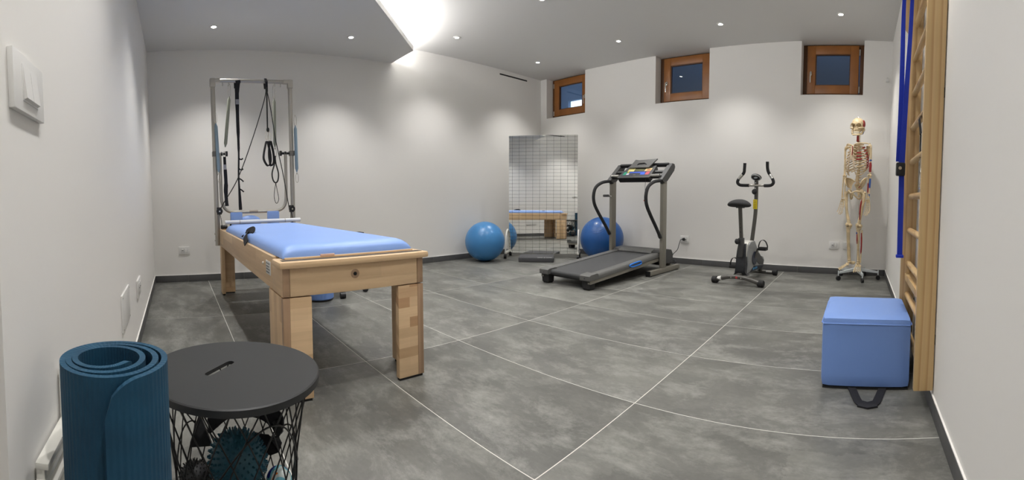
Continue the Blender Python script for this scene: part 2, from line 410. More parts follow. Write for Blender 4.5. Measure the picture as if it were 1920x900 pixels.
# ------------------------------------------------------------------ walls
sl = [(4.326-.0, 2.617, 4.894, 2.629)]
tag(MB().box((XL-.3, YN-.3, 0), (XL, YB+.5, ZC)).build('wall_left', WALL, smooth=False), 'white left wall', kind='structure')
tag(MB().box((XR, YN-.3, 0), (XR+.3, YB+.5, ZC)).build('wall_right', WALL, smooth=False), 'white right wall', kind='structure')
wn = MB(); DX = -.583
wn.box((XL-.3, YN-.3, 0), (DX, YN, ZC)); wn.box((DX, YN-.3, 2.1), (XR+.3, YN, ZC)); wn.box((DX, YN-.3, 0), (XR+.3, YN-.12, 2.1)); wn.box((XR-.02, YN-.3, 0), (XR+.3, YN, ZC))
tag(wn.build('wall_near', WALL, smooth=False), 'white near wall running along the left of the view', kind='structure')
d = MB(); d.bbox((DX+.03, YN-.12, .01), (XR-.03, YN-.075, 2.07), .003)
do = tag(d.build('door_1', mat('door_grey_white', srgb(196, 194, 190), .5)), 'pale door at the left edge', kind='structure')
MB().bbox((DX, YN-.12, 0), (DX+.03, YN-.02, 2.1), .003).build('door_frame', WHITE, do)
# back wall with three deep window niches, built in its own frame
OPEN = [(-4.555, -3.785), (-2.615, -1.859), (-.720, .002)]
ZW = 2.072; ND = .15
bwf = Matrix.Translation((0, YB, 0)) @ Matrix.Rotation(AB, 4, 'Z')
cs = 1 / math.cos(AB)
bw = MB(); bw.box(((XL-.3)*cs, 0, 0), ((XR+.3)*cs, .30, ZW), bwf)
edges = [XL-.3] + [e for o in OPEN for e in o] + [XR+.3]
for k in range(0, len(edges), 2): bw.box((edges[k]*cs, 0, ZW), (edges[k+1]*cs, .30, ZC), bwf)
tag(bw.build('wall_back', WALL, smooth=False), 'white back wall with three high window niches', kind='structure')
# linear air slots near the ceiling
def slot(name, pts_a, pts_b, label, n):
    b = MB(); b.box(pts_a, pts_b); o = b.build(name, SLOTD, smooth=False); return tag(o, label, kind='structure')
slot('trim_1', (XL-.002, 4.326, 2.610), (XL+.003, 4.894, 2.629), 'thin black linear air slot high on the left wall', 1)
slot('trim_2', (-1.62, YN-.002, 2.610), (-1.05, YN+.003, 2.629), 'thin black linear air slot high on the near wall', 1)

# skirting: tiled, each tile its own piece, white bead on top
def skirting(name, p0, p1, nrm, joints, label):
    d = Vector((p1[0]-p0[0], p1[1]-p0[1], 0)); L_ = d.length; a = math.atan2(d.y, d.x)
    root = MB().box((0, -.0045, 0), (L_, 0, .070)).build(name, GROUT, smooth=False, loc=(p0[0], p0[1], 0), rot=(0,0,a))
    tag(root, label, kind='structure')
    js = [0] + [j for j in joints if .02 < j < L_-.02] + [L_]
    for q in range(len(js)-1):
        MB().bbox((js[q]+.001, -.009, .001), (js[q+1]-.001, 0, .072), .0012).build('skirting_tile', SKIRT, root)
    MB().bbox((0, -.0075, .0715), (L_, 0, .0765), .0015).build('top_bead', BEAD, root)
    return root
# local -y points into the room
skirting('baseboard_left', (XL, YN), (XL, yb(XL)), 1, [.366 + .604*k for k in range(0, 9)], 'dark grey tile skirting along the left wall')
skirting('baseboard_back', (XL, yb(XL)), (XR, yb(XR)), 1, [.36 + .604*k for k in range(9)], 'dark grey tile skirting along the back wall')
skirting('baseboard_right', (XR, yb(XR)), (XR, YN), 1, [.3 + .604*k for k in range(9)], 'dark grey tile skirting along the right wall')
skirting('baseboard_near', (DX, YN), (XL, YN), 1, [.2 + .604*k for k in range(7)], 'dark grey tile skirting along the near wall')

# ------------------------------------------------------------------ windows
def window(n, s0, s1, handle, label, sash0, sash1):
    r = bpy.data.objects.new('window_%d' % n, None); COL.objects.link(r); r.location = (0, YB, 0); r.rotation_euler = (0, 0, AB)
    tag(r, label, kind='structure')
    z0, z1 = ZW, ZC - .004; y = ND - .02; dpt = .07
    s0, s1 = s0*cs + .001, s1*cs - .001
    # fixed outer frame
    for nm, a, b in (('frame_stile', (s0, y+.012, z0), (s0+.05, y+dpt, z1)), ('frame_stile', (s1-.05, y+.012, z0), (s1, y+dpt, z1)),
                     ('frame_rail', (s0+.05, y+.012, z1-.03), (s1-.05, y+dpt, z1)), ('frame_rail', (s0+.05, y+.012, z0), (s1-.05, y+dpt, z0+.045))):
        MB().bbox(a, b, .002).build(nm, WIND, r)
    a0, a1, b0, b1 = sash0, sash1, z0+.040, z1-.012
    w = .098
    for nm, a, b in (('sash_stile', (a0, y-.006, b0), (a0+w, y+.05, b1)), ('sash_stile', (a1-w, y-.006, b0), (a1, y+.05, b1)),
                     ('sash_rail', (a0+w, y-.005, b1-w), (a1-w, y+.05, b1)), ('sash_rail', (a0+w, y-.005, b0), (a1-w, y+.05, b0+w))):
        MB().bbox(a, b, .004).build(nm, WINW, r)
    gi = MB()
    for a, b in (((a0+w, y+.004, b0+w), (a0+w+.010, y+.03, b1-w)), ((a1-w-.010, y+.004, b0+w), (a1-w, y+.03, b1-w)),
                 ((a0+w, y+.004, b1-w-.010), (a1-w, y+.03, b1-w)), ((a0+w, y+.004, b0+w), (a1-w, y+.03, b0+w+.010))): gi.box(a, b)
    gi.build('glazing_bead', WIND, r, smooth=False)
    MB().box((a0+w+.002, y+.018, b0+w+.002), (a1-w-.002, y+.024, b1-w-.002)).build('glass_pane', GLASS, r, smooth=False)
    hx = a0+.045 if handle == 'l' else a1-.045; hz = b0 + .235
    h = MB(); h.sph((hx, y-.012, hz), (.014, .008, .030), 12, 8); h.cyl((hx, y-.014, hz), (hx, y-.045, hz), .007, n=10)
    h.tube([(hx, y-.045, hz+.005), (hx, y-.047, hz-.05), (hx, y-.044, hz-.115)], [.008, .008, .006], 10)
    tag(h.build('window_handle', CHROME, r), 'silver tilt-and-turn handle')
    hg = a1+.012 if handle == 'l' else a0-.012
    for zz in (b0+.05, b1-.08):
        MB().cyl((hg, y-.004, zz-.035), (hg, y-.004, zz+.035), .008, n=10).build('hinge', STEEL, r)
    return r
window(1, *OPEN[0], 'r', 'small stained wooden window, leftmost, with plants seen through the glass', -4.505*cs, -3.840*cs)
window(2, *OPEN[1], 'l', 'small stained wooden window in the middle of the back wall', -2.558*cs, -1.905*cs)
window(3, *OPEN[2], 'l', 'small stained wooden window nearest the right wall', -.670*cs, -.062*cs)
# light wells behind the windows
for k, (a, b) in enumerate(OPEN):
    w = MB(); y0, y1 = .30, 1.1; a_, b_ = (a-(.75 if k == 0 else .35))*cs, (b+.35)*cs; zt = 3.9
    w.box((a_, y0, 1.5), (b_, y1, 1.6), bwf)
    w.box((a_, y0, 1.5), (a_+.05, y1, zt), bwf); w.box((b_-.05, y0, 1.5), (b_, y1, zt), bwf)
    w.box((a_, y0-.0, 2.9), (b_, y0+.05, zt), bwf)
    if k == 0:      # the left well is open to the garden low on its far side
        h0, h1 = -5.06, -4.74; w.box((a_, y1, 1.5), (h0, y1+.08, zt), bwf); w.box((h1, y1, 1.5), (b_, y1+.08, zt), bwf); w.box((h0, y1, 2.60), (h1, y1+.08, zt), bwf); w.box((h0, y1, 1.5), (h1, y1+.08, 2.40), bwf); w.box((a_, y1+.08, 1.5), (b_, y1+.9, 1.6), bwf)
    else: w.box((a_, y1, 1.5), (b_, y1+.08, zt), bwf)
    tag(w.build('light_well', WELL, smooth=False), 'blue grey light well outside window %s' % ['at the left', 'in the middle', 'at the right'][k], kind='structure')
GREEN = mat('dark_foliage', srgb(24, 58, 66), .6)
t = thing('garden_palm', 'dark palm fronds seen through the leftmost window', 'plant', tuple(bwf @ Vector((-5.05, 1.36, 1.6))))
MB().cyl((0, 0, 0), (.02, 0, .80), .02, .012, 8).build('stem', GREEN, t)
for k in range(9):
    a = -1.2 + k*.32; m = MB(); st = Vector((.02, 0, .80)); e = []
    for q in range(7):
        u = q/6; e.append(st + Vector((math.sin(a)*.30*u, .05*math.sin(k*2.1)*u, math.cos(a)*.26*u - .20*u*u)))
    strap(m, e, [.004, .012, .016, .016, .012, .008, .002], .002, (0, 1, .4)); m.build('palm_leaf', GREEN, t)

# ================================================================== OBJECTS
# ------------------------------------------------------------------ reformer (local: near end at x=0, far end at x=-2.4)
RF = thing('pilates_reformer', 'beech pilates reformer with light blue mattress and silver half tower', 'exercise equipment', (-1.72, .757, 0), .012)
for sy in (-1, 1):
    MB().bbox((-2.36, min(sy*.335, sy*.305), .447), (-.182, max(sy*.335, sy*.305), .598), .004).build('side_rail', BEECH_X, RF)
    b = MB(); b.bbox((-.176, min(sy*.337, sy*.306), .449), (0, max(sy*.337, sy*.306), .575), .003); b.build('corner_block', BEECHD if 0 else BEECH_X, RF)
    MB().bbox((-.028, min(sy*.3365, sy*.306), .450), (.0015, max(sy*.3365, sy*.306), .570), .002).build('end_grain', BEECHD, RF)
MB().bbox((-.030, -.305, .449), (0, .305, .570), .003).build('end_board', BEECH_Y, RF)
MB().bbox((-2.385, -.335, .449), (-2.36, .335, .598), .003).build('end_board', BEECH_Y, RF)
lp = MB(); lp.bbox((-.12, -.354, .568), (.022, .358, .597), .010); lp.build('end_ledge', BEECH_L, RF)
sl_ = MB(); sl_.bbox((-.040, -.335, .596), (-.006, .338, .5985), .001); sl_.build('groove_strip', mat('groove_grey', srgb(70, 65, 58), .8), RF)
MB().bbox((-.105, -.31, .597), (-.052, .315, .6045), .002).build('top_strip', mat('plain_beech', srgb(214, 186, 150), .45, var=.05, vscale=9), RF)
for x0, y0, y1 in ((0, .337, .203), (0, -.337, -.212)):
    a, b_ = sorted((y0, y1)); sd = sorted((y0, y0 - math.copysign(.030, y0)))
    m = MB(); m.bbox((-.030, a+(.03 if y0 < 0 else 0), .012), (-.0, b_-(0.03 if y0 > 0 else 0), .444), .0025)
    lg = m.build('leg', BEECH_Z if y0 > 0 else BEECH_Y, RF)
    MB().bbox((-.255, sd[0], .012), (-.029, sd[1], .444), .0025).build('side_board', BEECH_V, lg)
    MB().bbox((-.029, sd[0], .012), (.001, sd[1], .444), .0015).build('end_grain', BEECHD, lg)
    fp = MB(); fp.box((-.235, sd[0]+.004, 0), (-.006, sd[1]-.004, .012)); fp.box((-.026, a+.006, 0), (-.006, b_-.006, .012)); fp.build('foot_pad', BLACKR, lg)
for y0, y1 in ((.335, .225), (-.335, -.205)):
    a, b_ = sorted((y0, y1)); sd = sorted((y0, y0 - math.copysign(.030, y0)))
    m = MB(); m.bbox((-2.29, a+(.03 if y0 < 0 else 0), .012), (-2.262, b_-(.03 if y0 > 0 else 0), .446), .0025); lg = m.build('leg', BEECH_Y, RF)
    MB().bbox((-2.29, sd[0], .012), (-2.185, sd[1], .446), .0025).build('side_board', BEECH_V, lg)
    fp = MB(); fp.box((-2.285, sd[0]+.004, 0), (-2.19, sd[1]-.004, .012)); fp.box((-2.287, a+.006, 0), (-2.265, b_-.006, .012)); fp.build('foot_pad', BLACKR, lg)
# mattress: soft rounded slab
def pillow(name, mt, parent, x0, x1, y0, y1, z0, z1, r, nx=40, ny=24, crown=.004, e=4.0):
    vs, fs = [], []
    def h(u):                                     # edge profile
        u = min(1, max(0, u)); return (1 - (1-u)**2.6) ** (1/2.6)
    for i in range(nx+1):
        for j in range(ny+1):
            a = i/nx; b = j/ny
            a = .5 - .5*math.cos(a*PI) if 1 else a; b = .5 - .5*math.cos(b*PI)
            x = x0 + (x1-x0)*a; y = y0 + (y1-y0)*b
            dx = min(x-x0, x1-x)/r; dy = min(y-y0, y1-y)/r
            k = h(dx)*h(dy)
            vs.append((x, y, z0 + (z1-z0)*(.12 + .88*k) + crown*math.sin(a*PI)*math.sin(b*PI)))
    W_ = ny+1
    for i in range(nx):
        for j in range(ny): fs.append((i*W_+j, (i+1)*W_+j, (i+1)*W_+j+1, i*W_+j+1))
    rim = [i*W_ for i in range(nx+1)] + [nx*W_+j for j in range(1, ny+1)] + [i*W_+ny for i in range(nx-1, -1, -1)] + [j for j in range(ny-1, 0, -1)]
    o = len(vs)
    for q in rim: vs.append((vs[q][0], vs[q][1], z0))
    n = len(rim)
    for k in range(n): fs.append((rim[k], rim[(k+1) % n], o+(k+1) % n, o+k))
    fs.append([o+k for k in range(n)])
    return MB().add(vs, fs).build(name, mt, parent, ang=60)
pillow('mattress', VINYL, RF, -1.94, -.062, -.318, .312, .600, .656, .085)
MB().bbox((-1.9, -.30, .575), (-.09, .30, .600), .002).build('carriage_board', BEECH_X, RF)
# far end: standing platform, shoulder rests, head rest, push bar
MB().bbox((-2.355, -.30, .560), (-2.02, .30, .585), .004).build('standing_platform', BEECH_X, RF)
for y0 in (-.247, .093):
    m = MB(); m.bbox((-2.175, y0, .585), (-2.125, y0+.107, .752), .010); o = m.build('shoulder_rest', VINYL, RF)
    MB().cyl((-2.15, y0+.053, .56), (-2.15, y0+.053, .60), .014).build('shoulder_post', BLACKP, o)
m = MB(); m.sph((-2.20, -.06, .655), (.05, .105, .065), 24, 14); m.build('head_rest', VINYL, RF)
m = MB(); m.cyl((-1.985, -.317, .672), (-1.985, .352, .672), .0165, n=20); pb = m.build('push_bar', mat('white_bar', srgb(222, 224, 228), .35), RF)
for y in (-.19, .212): MB().cyl((-1.985, y-.003, .672), (-1.985, y+.003, .672), .0172, n=20).build('bar_joint', STEEL, pb)
for y in (-.27, .28): MB().cyl((-1.985, y, .60), (-1.985, y, .66), .008, n=10).build('bar_bracket', BLACKP, pb)
# half tower
TX = -2.23
for y, oy in ((-.361, -1), (.360, 1)):
    m = MB(); m.tube([(TX, y, .452), (TX, y, 1.90)], .021, 16, sy=.85); p = m.build('tower_post', STEEL, RF)
    MB().bbox((TX-.027, y-.023, 1.262), (TX+.027, y+.023, 1.308), .004).build('post_collar', mat('collar_grey', srgb(112, 108, 100), .5) , p)
    for z in (.50, .56): MB().cyl((TX, y+oy*.02, z), (TX, y+oy*.027, z), .007, n=10).build('bolt', CHROME, p)
    m = MB(); m.bbox((TX-.026, y-.026, 1.885), (TX+.026, y+.026, 1.965), .012); m.bbox((TX-.024, min(y, y-oy*.07), 1.925), (TX+.024, max(y, y-oy*.07), 1.962), .010)
    m.build('elbow_fitting', STEEL, RF)
    k = MB(); k.cyl((TX, y-oy*.02, 1.285), (TX, y-oy*.095, 1.285), .011, n=14); k.cyl((TX, y-oy*.055, 1.285), (TX, y-oy*.068, 1.285), .018, n=14)
    k.cyl((TX, y-oy*.098, 1.285), (TX, y-oy*.116, 1.285), .024, n=14); k.build('clamp_knob', BLACKP, RF)
    pu = MB(); pu.cyl((TX+.03, y-oy*.022, .765), (TX+.055, y-oy*.022, .765), .028, n=20); pu.bbox((TX+.018, y-oy*.022-.022, .735), (TX+.03, y-oy*.022+.022, .80), .004)
    po = pu.build('pulley', BLACKP, RF); MB().cyl((TX+.054, y-oy*.022, .765), (TX+.058, y-oy*.022, .765), .007, n=10).build('axle', CHROME, po)
MB().cyl((TX, -.361, 1.943), (TX, .360, 1.943), .018, n=16).build('crossbar', STEEL, RF)
ub = [(TX+.0, -.315, 1.29), (TX, -.315, .96), (TX, -.310, .85), (TX, -.285, .79), (TX, -.235, .757), (TX, -.12, .750), (TX, .12, .750), (TX, .222, .757), (TX, .272, .79), (TX, .292, .85), (TX, .297, .96), (TX, .300, 1.29)]
o = MB().tube(bez(ub, 6), .0145, 14).build('swing_bar', STEEL, RF)
MB().cyl((TX, -.06, .7505), (TX, .02, .7505), .0152, n=14).build('bar_sleeve', mat('sleeve_taupe', srgb(140, 130, 118), .5), o)
for y in (-.27, -.215, .215, .27): MB().tube([(TX, y, 1.925), (TX, y, 1.895)], .005, 8).build('eye_bolt', CHROME, RF)
# label and knob on the near side rail
o = MB().bbox((-.305, -.3375, .505), (-.215, -.3348, .568), .0005).build('maker_label', mat('label_paper', srgb(206, 206, 202), .6), RF)
lt = MB()
for q in range(4):
    z = .556 - q*.0135; lt.box((-.298, -.3380, z-.0028), (-.225 - .012*(q % 2), -.3374, z+.0028))
lt.box((-.298, -.3380, .514-.002), (-.24, -.3374, .514+.002)); lt.build('printed_line', mat('label_print', srgb(120, 122, 124), .6), o, smooth=False)
MB().sph((-.365, -.338, .545), (.008, .006, .008), 12, 8).build('rail_knob', mat('ivory_cap', srgb(206, 196, 176), .4), RF)
m = MB(); m.lathe([(.020, 0), (.020, .0012), (.013, .0016), (.009, .001), (.009, -.001)], 24, Matrix.Translation((0, -.012, .524)) @ Matrix.Rotation(PI/2, 4, 'Y'))
m.build('peg_hole', BEECHD, RF); MB().cyl((-.001, -.012, .524), (.0018, -.012, .524), .008, n=14).build('hole', SLOTD, RF)
m = MB(); m.bbox((-.058, -.150, .602), (-.050, -.085, .612), .002); m.build('brand_tag', mat('pink_beige_tag', srgb(216, 180, 158), .5), RF)
m = MB(); m.cyl((-2.21, -.33, .62), (-2.21, -.27, .62), .018, n=14); m.build('rope_stop', BLACKP, RF)

# springs, straps and cords hanging from the tower (each lifts off)
rfm = Matrix.Translation((-1.72, .757, 0)) @ Matrix.Rotation(.012, 4, 'Z')
TW = -3.95
def carabiner(mb, p, ln=.07, w=.012, r=.0022, up=1):
    x, y, z = p
    mb.tube(bez([(x, y-w*.4, z), (x, y-w, z-ln*.35), (x, y-w*.8, z-ln*.85), (x, y, z-ln), (x, y+w*.8, z-ln*.85), (x, y+w, z-ln*.35), (x, y+w*.4, z)], 4, closed=True), r, 6, closed=True)
def spring(label, top, bot, mt, clip_top, clip_bot):
    x, y, z = top; x1, y1, z1 = bot
    t = thing('tension_spring', label, 'spring', (x, y, z), 0, 'tower springs')
    b = Vector((x1-x, y1-y, z1-z)); n = b.normalized()
    MB().tube([n*.0, n*.02, n*.035, b-n*.035, b-n*.02, b], [.004, .010, .0155, .0155, .010, .004], 16).build('spring_sleeve', mt, t)
    m = MB()
    if clip_top: carabiner(m, (0, 0, clip_top), clip_top + .004)
    m.build('top_clip', CHROME, t) if clip_top else None
    if clip_bot:
        m = MB(); carabiner(m, tuple(b + Vector((0, 0, -.01))), clip_bot, .013); m.tube([b, b+Vector((0,0,-.02))], .003, 6); m.build('bottom_clip', CHROME, t)
    return t
spring('grey green sleeved spring hanging from the left half of the tower crossbar', (TW, .519, 1.805), (TW, .468, 1.345), SPRG, .11, 0)
spring('grey green sleeved spring hanging from the right half of the tower crossbar', (TW, .935, 1.79), (TW, .930, 1.34), SPRG, .12, .085)
spring('pale blue sleeved spring hanging along the left tower post', (TW+.035, .384, 1.56), (TW+.035, .398, 1.115), SPRB, .09, .075)
spring('pale blue sleeved spring hanging along the right tower post', (TW+.035, 1.122, 1.54), (TW+.035, 1.126, 1.105), SPRB, .09, .085)
# long black strap with knots
t = thing('hanging_strap', 'long narrow black strap with small tabs hanging from the tower crossbar', 'strap', (TW, .590, 1.93))
m = MB(); strap(m, [(.022, .012, -.012), (.022, .008, .012), (0, .004, .034), (-.022, 0, .012), (-.018, 0, -.05)], .045, .003, (0, 1, .15)); m.build('strap_loop', BLACKF, t)
m = MB(); strap(m, bez([(.020, .010, .0), (.012, 0, -.07), (.006, -.002, -.19), (0, 0, -.45), (0, 0, -.60), (0, -.002, -.70), (0, -.008, -.86), (0, -.004, -1.0), (0, 0, -1.16)], 3),
      [.042]*4 + [.036]*3 + [.03]*3 + [.022]*3 + [.016]*3 + [.016]*3 + [.016, .018, .022, .026, .03, .03], .003, (0, 1, 0)); m.build('webbing', BLACKF, t)
MB().box((.009, -.016, -.20), (.013, .016, -.155)).build('woven_label', mat('grey_woven_label', srgb(150, 150, 155), .7), t)
for z in (-.70, -.795, -.885, -.98):
    m = MB(); m.tube(bez([(0, 0, z+.012), (.006, .018, z), (.006, .034, z-.010 + (.02 if z > -.8 else -.006))], 4), [.006]*8 + [.009], 8); m.build('strap_tab', BLACKF, t)
# cord over the bar and down to both pulleys
t = thing('tower_cord', 'thin dark cord running from the crossbar down to both pulleys', 'rope', (TW+.03, .858, 1.93))
m = MB(); m.tube(bez([(0, 0, -.06), (0, -.03, -.19), (0, -.155, -.55), (0, -.292, -.88), (0, -.43, -1.10), (0, -.462, -1.165)], 5), .0042, 8); m.build('cord_left', ROPE, t)
m = MB(); m.tube(bez([(0, .002, -.06), (0, .035, -.24), (0, .075, -.53), (0, .132, -.82), (0, .186, -1.16)], 5), .0042, 8); m.build('cord_right', ROPE, t)
for y, s_ in ((-.465, 1), (.20, -1)):
    m = MB(); m.tube([(0, y, -1.17), (.02, y+.012, -1.25), (.02, y+.02, -1.33)], .003, 6); m.tube([(0, y, -1.17), (.02, y-.006, -1.25), (.02, y-.004, -1.33)], .003, 6); m.build('cord_tail', ROPE, t)
m = MB(); strap(m, [(.012, 0, -.09), (.014, 0, 0), (-.03, 0, .038), (-.07, 0, 0), (-.05, 0, -.05)], .022, .006, (0, 1, 0)); m.build('cord_wrap', BLACKF, t)
# double foot loop in the middle
t = thing('foot_loop', 'black padded double foot loop hanging mid tower by a cord', 'strap', (TW+.045, .858, 1.88))
MB().tube(bez([(0, 0, .0), (0, -.003, -.35), (0, -.003, -.39)], 4), .0065, 8).build('cord', ROPE, t)
m = MB(); m.sph((0, 0, -.385), (.012, .014, .022), 10, 8); m.build('knot', ROPE, t)
m = MB(); carabiner(m, (0, -.012, -.40), .075, .014); carabiner(m, (0, .012, -.405), .08, .014); m.build('clips', CHROME, t)
for s_, nm in ((-1, 0), (1, 1)):
    m = MB(); y0 = -.018 if s_ < 0 else .012
    strap(m, bez([(0, y0+.0, -.49), (.006, y0-.022*(1.2 if s_<0 else .4), -.60), (.01, y0-.028*(1 if s_<0 else .2), -.66), (.012, y0+.006, -.715), (.006, y0+.034, -.68), (0, y0+.034, -.60), (0, y0+.012, -.49)], 5), .042, .007, (1, .12, 0))
    m.build('padded_loop', BLACKF, t)
# hand loop on right spring
t = thing('hand_loop', 'small black cord hand loop under the right grey green spring', 'strap', (TW, .929, 1.262))
MB().tube(bez([(0, 0, 0), (0, -.006, -.07), (0, -.032, -.16), (0, -.024, -.225), (0, 0, -.25), (0, .022, -.225), (0, .028, -.16), (0, .006, -.07), (0, .001, 0)], 5), .0065, 8).build('loop', ROPE, t)
MB().tube(bez([(0, 0, -.25), (0, -.018, -.36), (0, -.010, -.425), (0, .008, -.44), (0, .024, -.40), (0, .012, -.32), (0, .0, -.25)], 5), .003, 6).build('thin_loop', ROPE, t)
# wide dark strap on left swing bar
t = thing('ankle_strap', 'dark wide ankle strap hanging beside the left tower post', 'strap', (TW+.03, .452, 1.30))
m = MB(); carabiner(m, (0, 0, .0), .05, .012); m.build('clip', CHROME, t)
m = MB(); strap(m, bez([(0, .002, -.045), (0, .004, -.14), (0, .008, -.28), (0, .004, -.36), (0, .010, -.49)], 4), [.024]*5 + [.03]*4 + [.036]*4 + [.030]*2 + [.030, .034], .012, (0, 1, 0)); m.build('strap_body', BLACKF, t)
MB().box((.007, -.012, -.16), (.010, .016, -.115)).build('woven_label', mat('grey_woven_label', srgb(150, 150, 155), .7), t)
# strap loop lying on the mattress edge
t = thing('loop_strap', 'black webbing loop strap lying over the near edge of the blue mattress', 'strap', (-2.67, .455, .642))
m = MB(); strap(m, bez([(-.13, -.02, -.022), (-.11, -.01, .004), (-.05, .015, .026), (.01, .018, .026), (.04, .01, .008), (.01, -.006, -.008), (-.03, -.012, .0), (.0, -.030, -.004), (.06, -.040, -.026), (.12, -.045, -.042)], 4), .042, .004, (.3, .6, 1)); m.build('webbing', BLACKF, t)
t = thing('short_strap', 'small black strap end lying on the far edge of the blue mattress', 'strap', (-2.30, 1.035, .648))
MB().bbox((-.03, -.010, 0), (.03, .010, .006), .002).build('webbing', BLACKF, t)

# ------------------------------------------------------------------ pouf and rolling stool behind the reformer
t = thing('cylinder_pouf', 'light blue round upholstered pouf on the floor under the reformer', 'pouf', (-3.475, 1.168, 0))
MB().lathe([(0, .012), (.118, .012), (.125, .02), (.125, .30), (.115, .318), (0, .322)], 40).build('padded_body', VINYLD, t)
MB().lathe([(0, 0), (.121, 0), (.123, .014), (0, .014)], 40).build('base_disc', BLACKR, t)
t = thing('rolling_stool', 'low rolling stool on black castors half hidden behind the reformer', 'stool', (-3.68, 1.40, 0))
for k in range(5):
    a = math.radians(-8.2 + 72*k)
    c, s_ = math.cos(a), math.sin(a)
    lg = MB().tube([(.03*c, .03*s_, .10), (.27*c, .27*s_, .075)], [.018, .013], 10).build('base_arm', BLACKP, t)
    MB().cyl((.27*c - .022*s_, .27*s_+.022*c, .027), (.27*c + .022*s_, .27*s_-.022*c, .027), .027, n=18).build('castor', BLACKP, lg)
MB().cyl((0, 0, .08), (0, 0, .36), .022).build('gas_column', BLACKP, t)
MB().lathe([(0, .36), (.15, .36), (.165, .38), (.165, .41), (.15, .425), (0, .43)], 32).build('seat', BLACKF, t)

# ------------------------------------------------------------------ gymnastic balls
def ball(name, label, x, y, r, mt, axis_rot, grp=None):
    t = thing(name, label, 'exercise ball', (x, y, 0), 0, grp)
    fl = lambda p: Vector((p.x, p.y, max(p.z, -r*.985) if p.z < 0 else p.z))
    mx = Matrix.Translation((0, 0, r*.985))
    m = MB(); m.sph((0, 0, 0), r, 64, 40, mx, fl); m.build('ball_skin', mt, t, ang=80)
    m = MB(); ax = Matrix.Translation((0, 0, r*.985)) @ axis_rot
    for k, ph in enumerate((.42, .50)):
        z = r*math.cos(ph); q = r*math.sin(ph); m.tube([ax @ Vector((q*math.cos(a*2*PI/40)*1.0, q*math.sin(a*2*PI/40), z)) for a in range(40)], .0022, 6, closed=True)
    m.build('moulded_ring', mt, t)
    MB().cyl(ax @ Vector((0, 0, r-.003)), ax @ Vector((0, 0, r+.002)), .009, n=16).build('valve_plug', WHITE, t)
    return t
ball('gym_ball', 'mid blue exercise ball against the left wall, left of the mirror', -4.345, 3.735, .262, BALLL, Matrix.Rotation(2.6, 4, 'X'))
ball('gym_ball', 'larger dark blue exercise ball behind the treadmill, right of the mirror', -3.245, 4.84, .292, BALLD, Matrix.Rotation(.75, 4, Vector((.83, .2, 0))))

# ------------------------------------------------------------------ posture mirror on castors
MA = math.radians(-56.2)                                   # direction the glass faces
t = thing('posture_mirror', 'tall frameless posture mirror with a square grid on white wheeled feet', 'mirror', (-3.987, 4.4835, 0), MA + PI/2)
# local: x along the glass, -y the way it faces
MW, Z0, Z1 = .478, .062, 1.690
tl = Matrix.Translation((0, 0, .9)) @ Matrix.Rotation(math.radians(-.95), 4, 'X') @ Matrix.Translation((0, 0, -.9))
MB().box((-MW, 0, Z0), (MW, .005, Z1), tl).build('mirror_glass', MIRR, t, smooth=False)
MB().box((-MW, .0052, Z0), (MW, .016, Z1), tl).build('back_panel', WHITEM, t, smooth=False)
gl = mat('grid_line_grey', srgb(58, 60, 58), .6)
n = 0
for k in range(10):
    x = -MW + .046 + k*.0965
    MB().box((x-.0011, -.0012, Z0), (x+.0011, -.0001, Z1), tl).build('grid_line', gl, t, smooth=False)
k = 0; z = Z0 + .035
while z < Z1 - .01:
    MB().box((-MW, -.0012, z-.0011), (MW, -.0001, z+.0011), tl).build('grid_line', gl, t, smooth=False); z += .0490
for sx in (-1, 1):
    x = sx*(MW + .018)
    lo = (-.17, .17) if sx < 0 else (-.15, .15)
    pts = [(x, lo[0]+.02, .085), (x, lo[0]+.03, .20), (x, lo[0]+.07, .33), (x, -.03, .385), (x, .012, .36), (x, .012, .20), (x, .012, .085)]
    fo = MB().tube(bez(pts, 5), .013, 12).build('curved_support', WHITEM, t)
    MB().bbox((x-.014, lo[0], .066), (x+.014, lo[1], .092), .004).build('foot_bar', WHITEM, t)
    for y in lo:
        MB().cyl((x-.016, y, .030), (x+.016, y, .030), .030, n=20).build('castor', BLACKP, t)
        MB().cyl((x, y, .03), (x, y, .068), .008, n=10).build('castor_stem', CHROME, t)
    MB().bbox((min(x, x-sx*.03), -.004, .062), (max(x, x-sx*.03), .02, .085), .003).build('glass_clamp', WHITEM, t)
    MB().cyl((x, .004, .37), (x-sx*.03, .004, .37), .009, n=12).build('glass_clamp', WHITEM, t)

# ------------------------------------------------------------------ balance pad
t = thing('balance_pad', 'charcoal foam balance pad lying flat on the floor before the mirror', 'foam pad', (-3.885, 4.245, 0), math.radians(39.3))
MB().bbox((-.23, -.185, 0), (.23, .185, .060), .012).build('foam_block', PADM, t)
m = MB(); x = .02
for wd in (.012, .010, .012, .010, .013, .011, 0, .012, .011, 0, .014, .010, .012, .011, .010, .013):
    if wd: m.box((x, -.172, .0598), (x+wd-.003, -.156, .0606))
    x += wd if wd else .012
m.build('printed_lettering', WHITE, t, smooth=False)

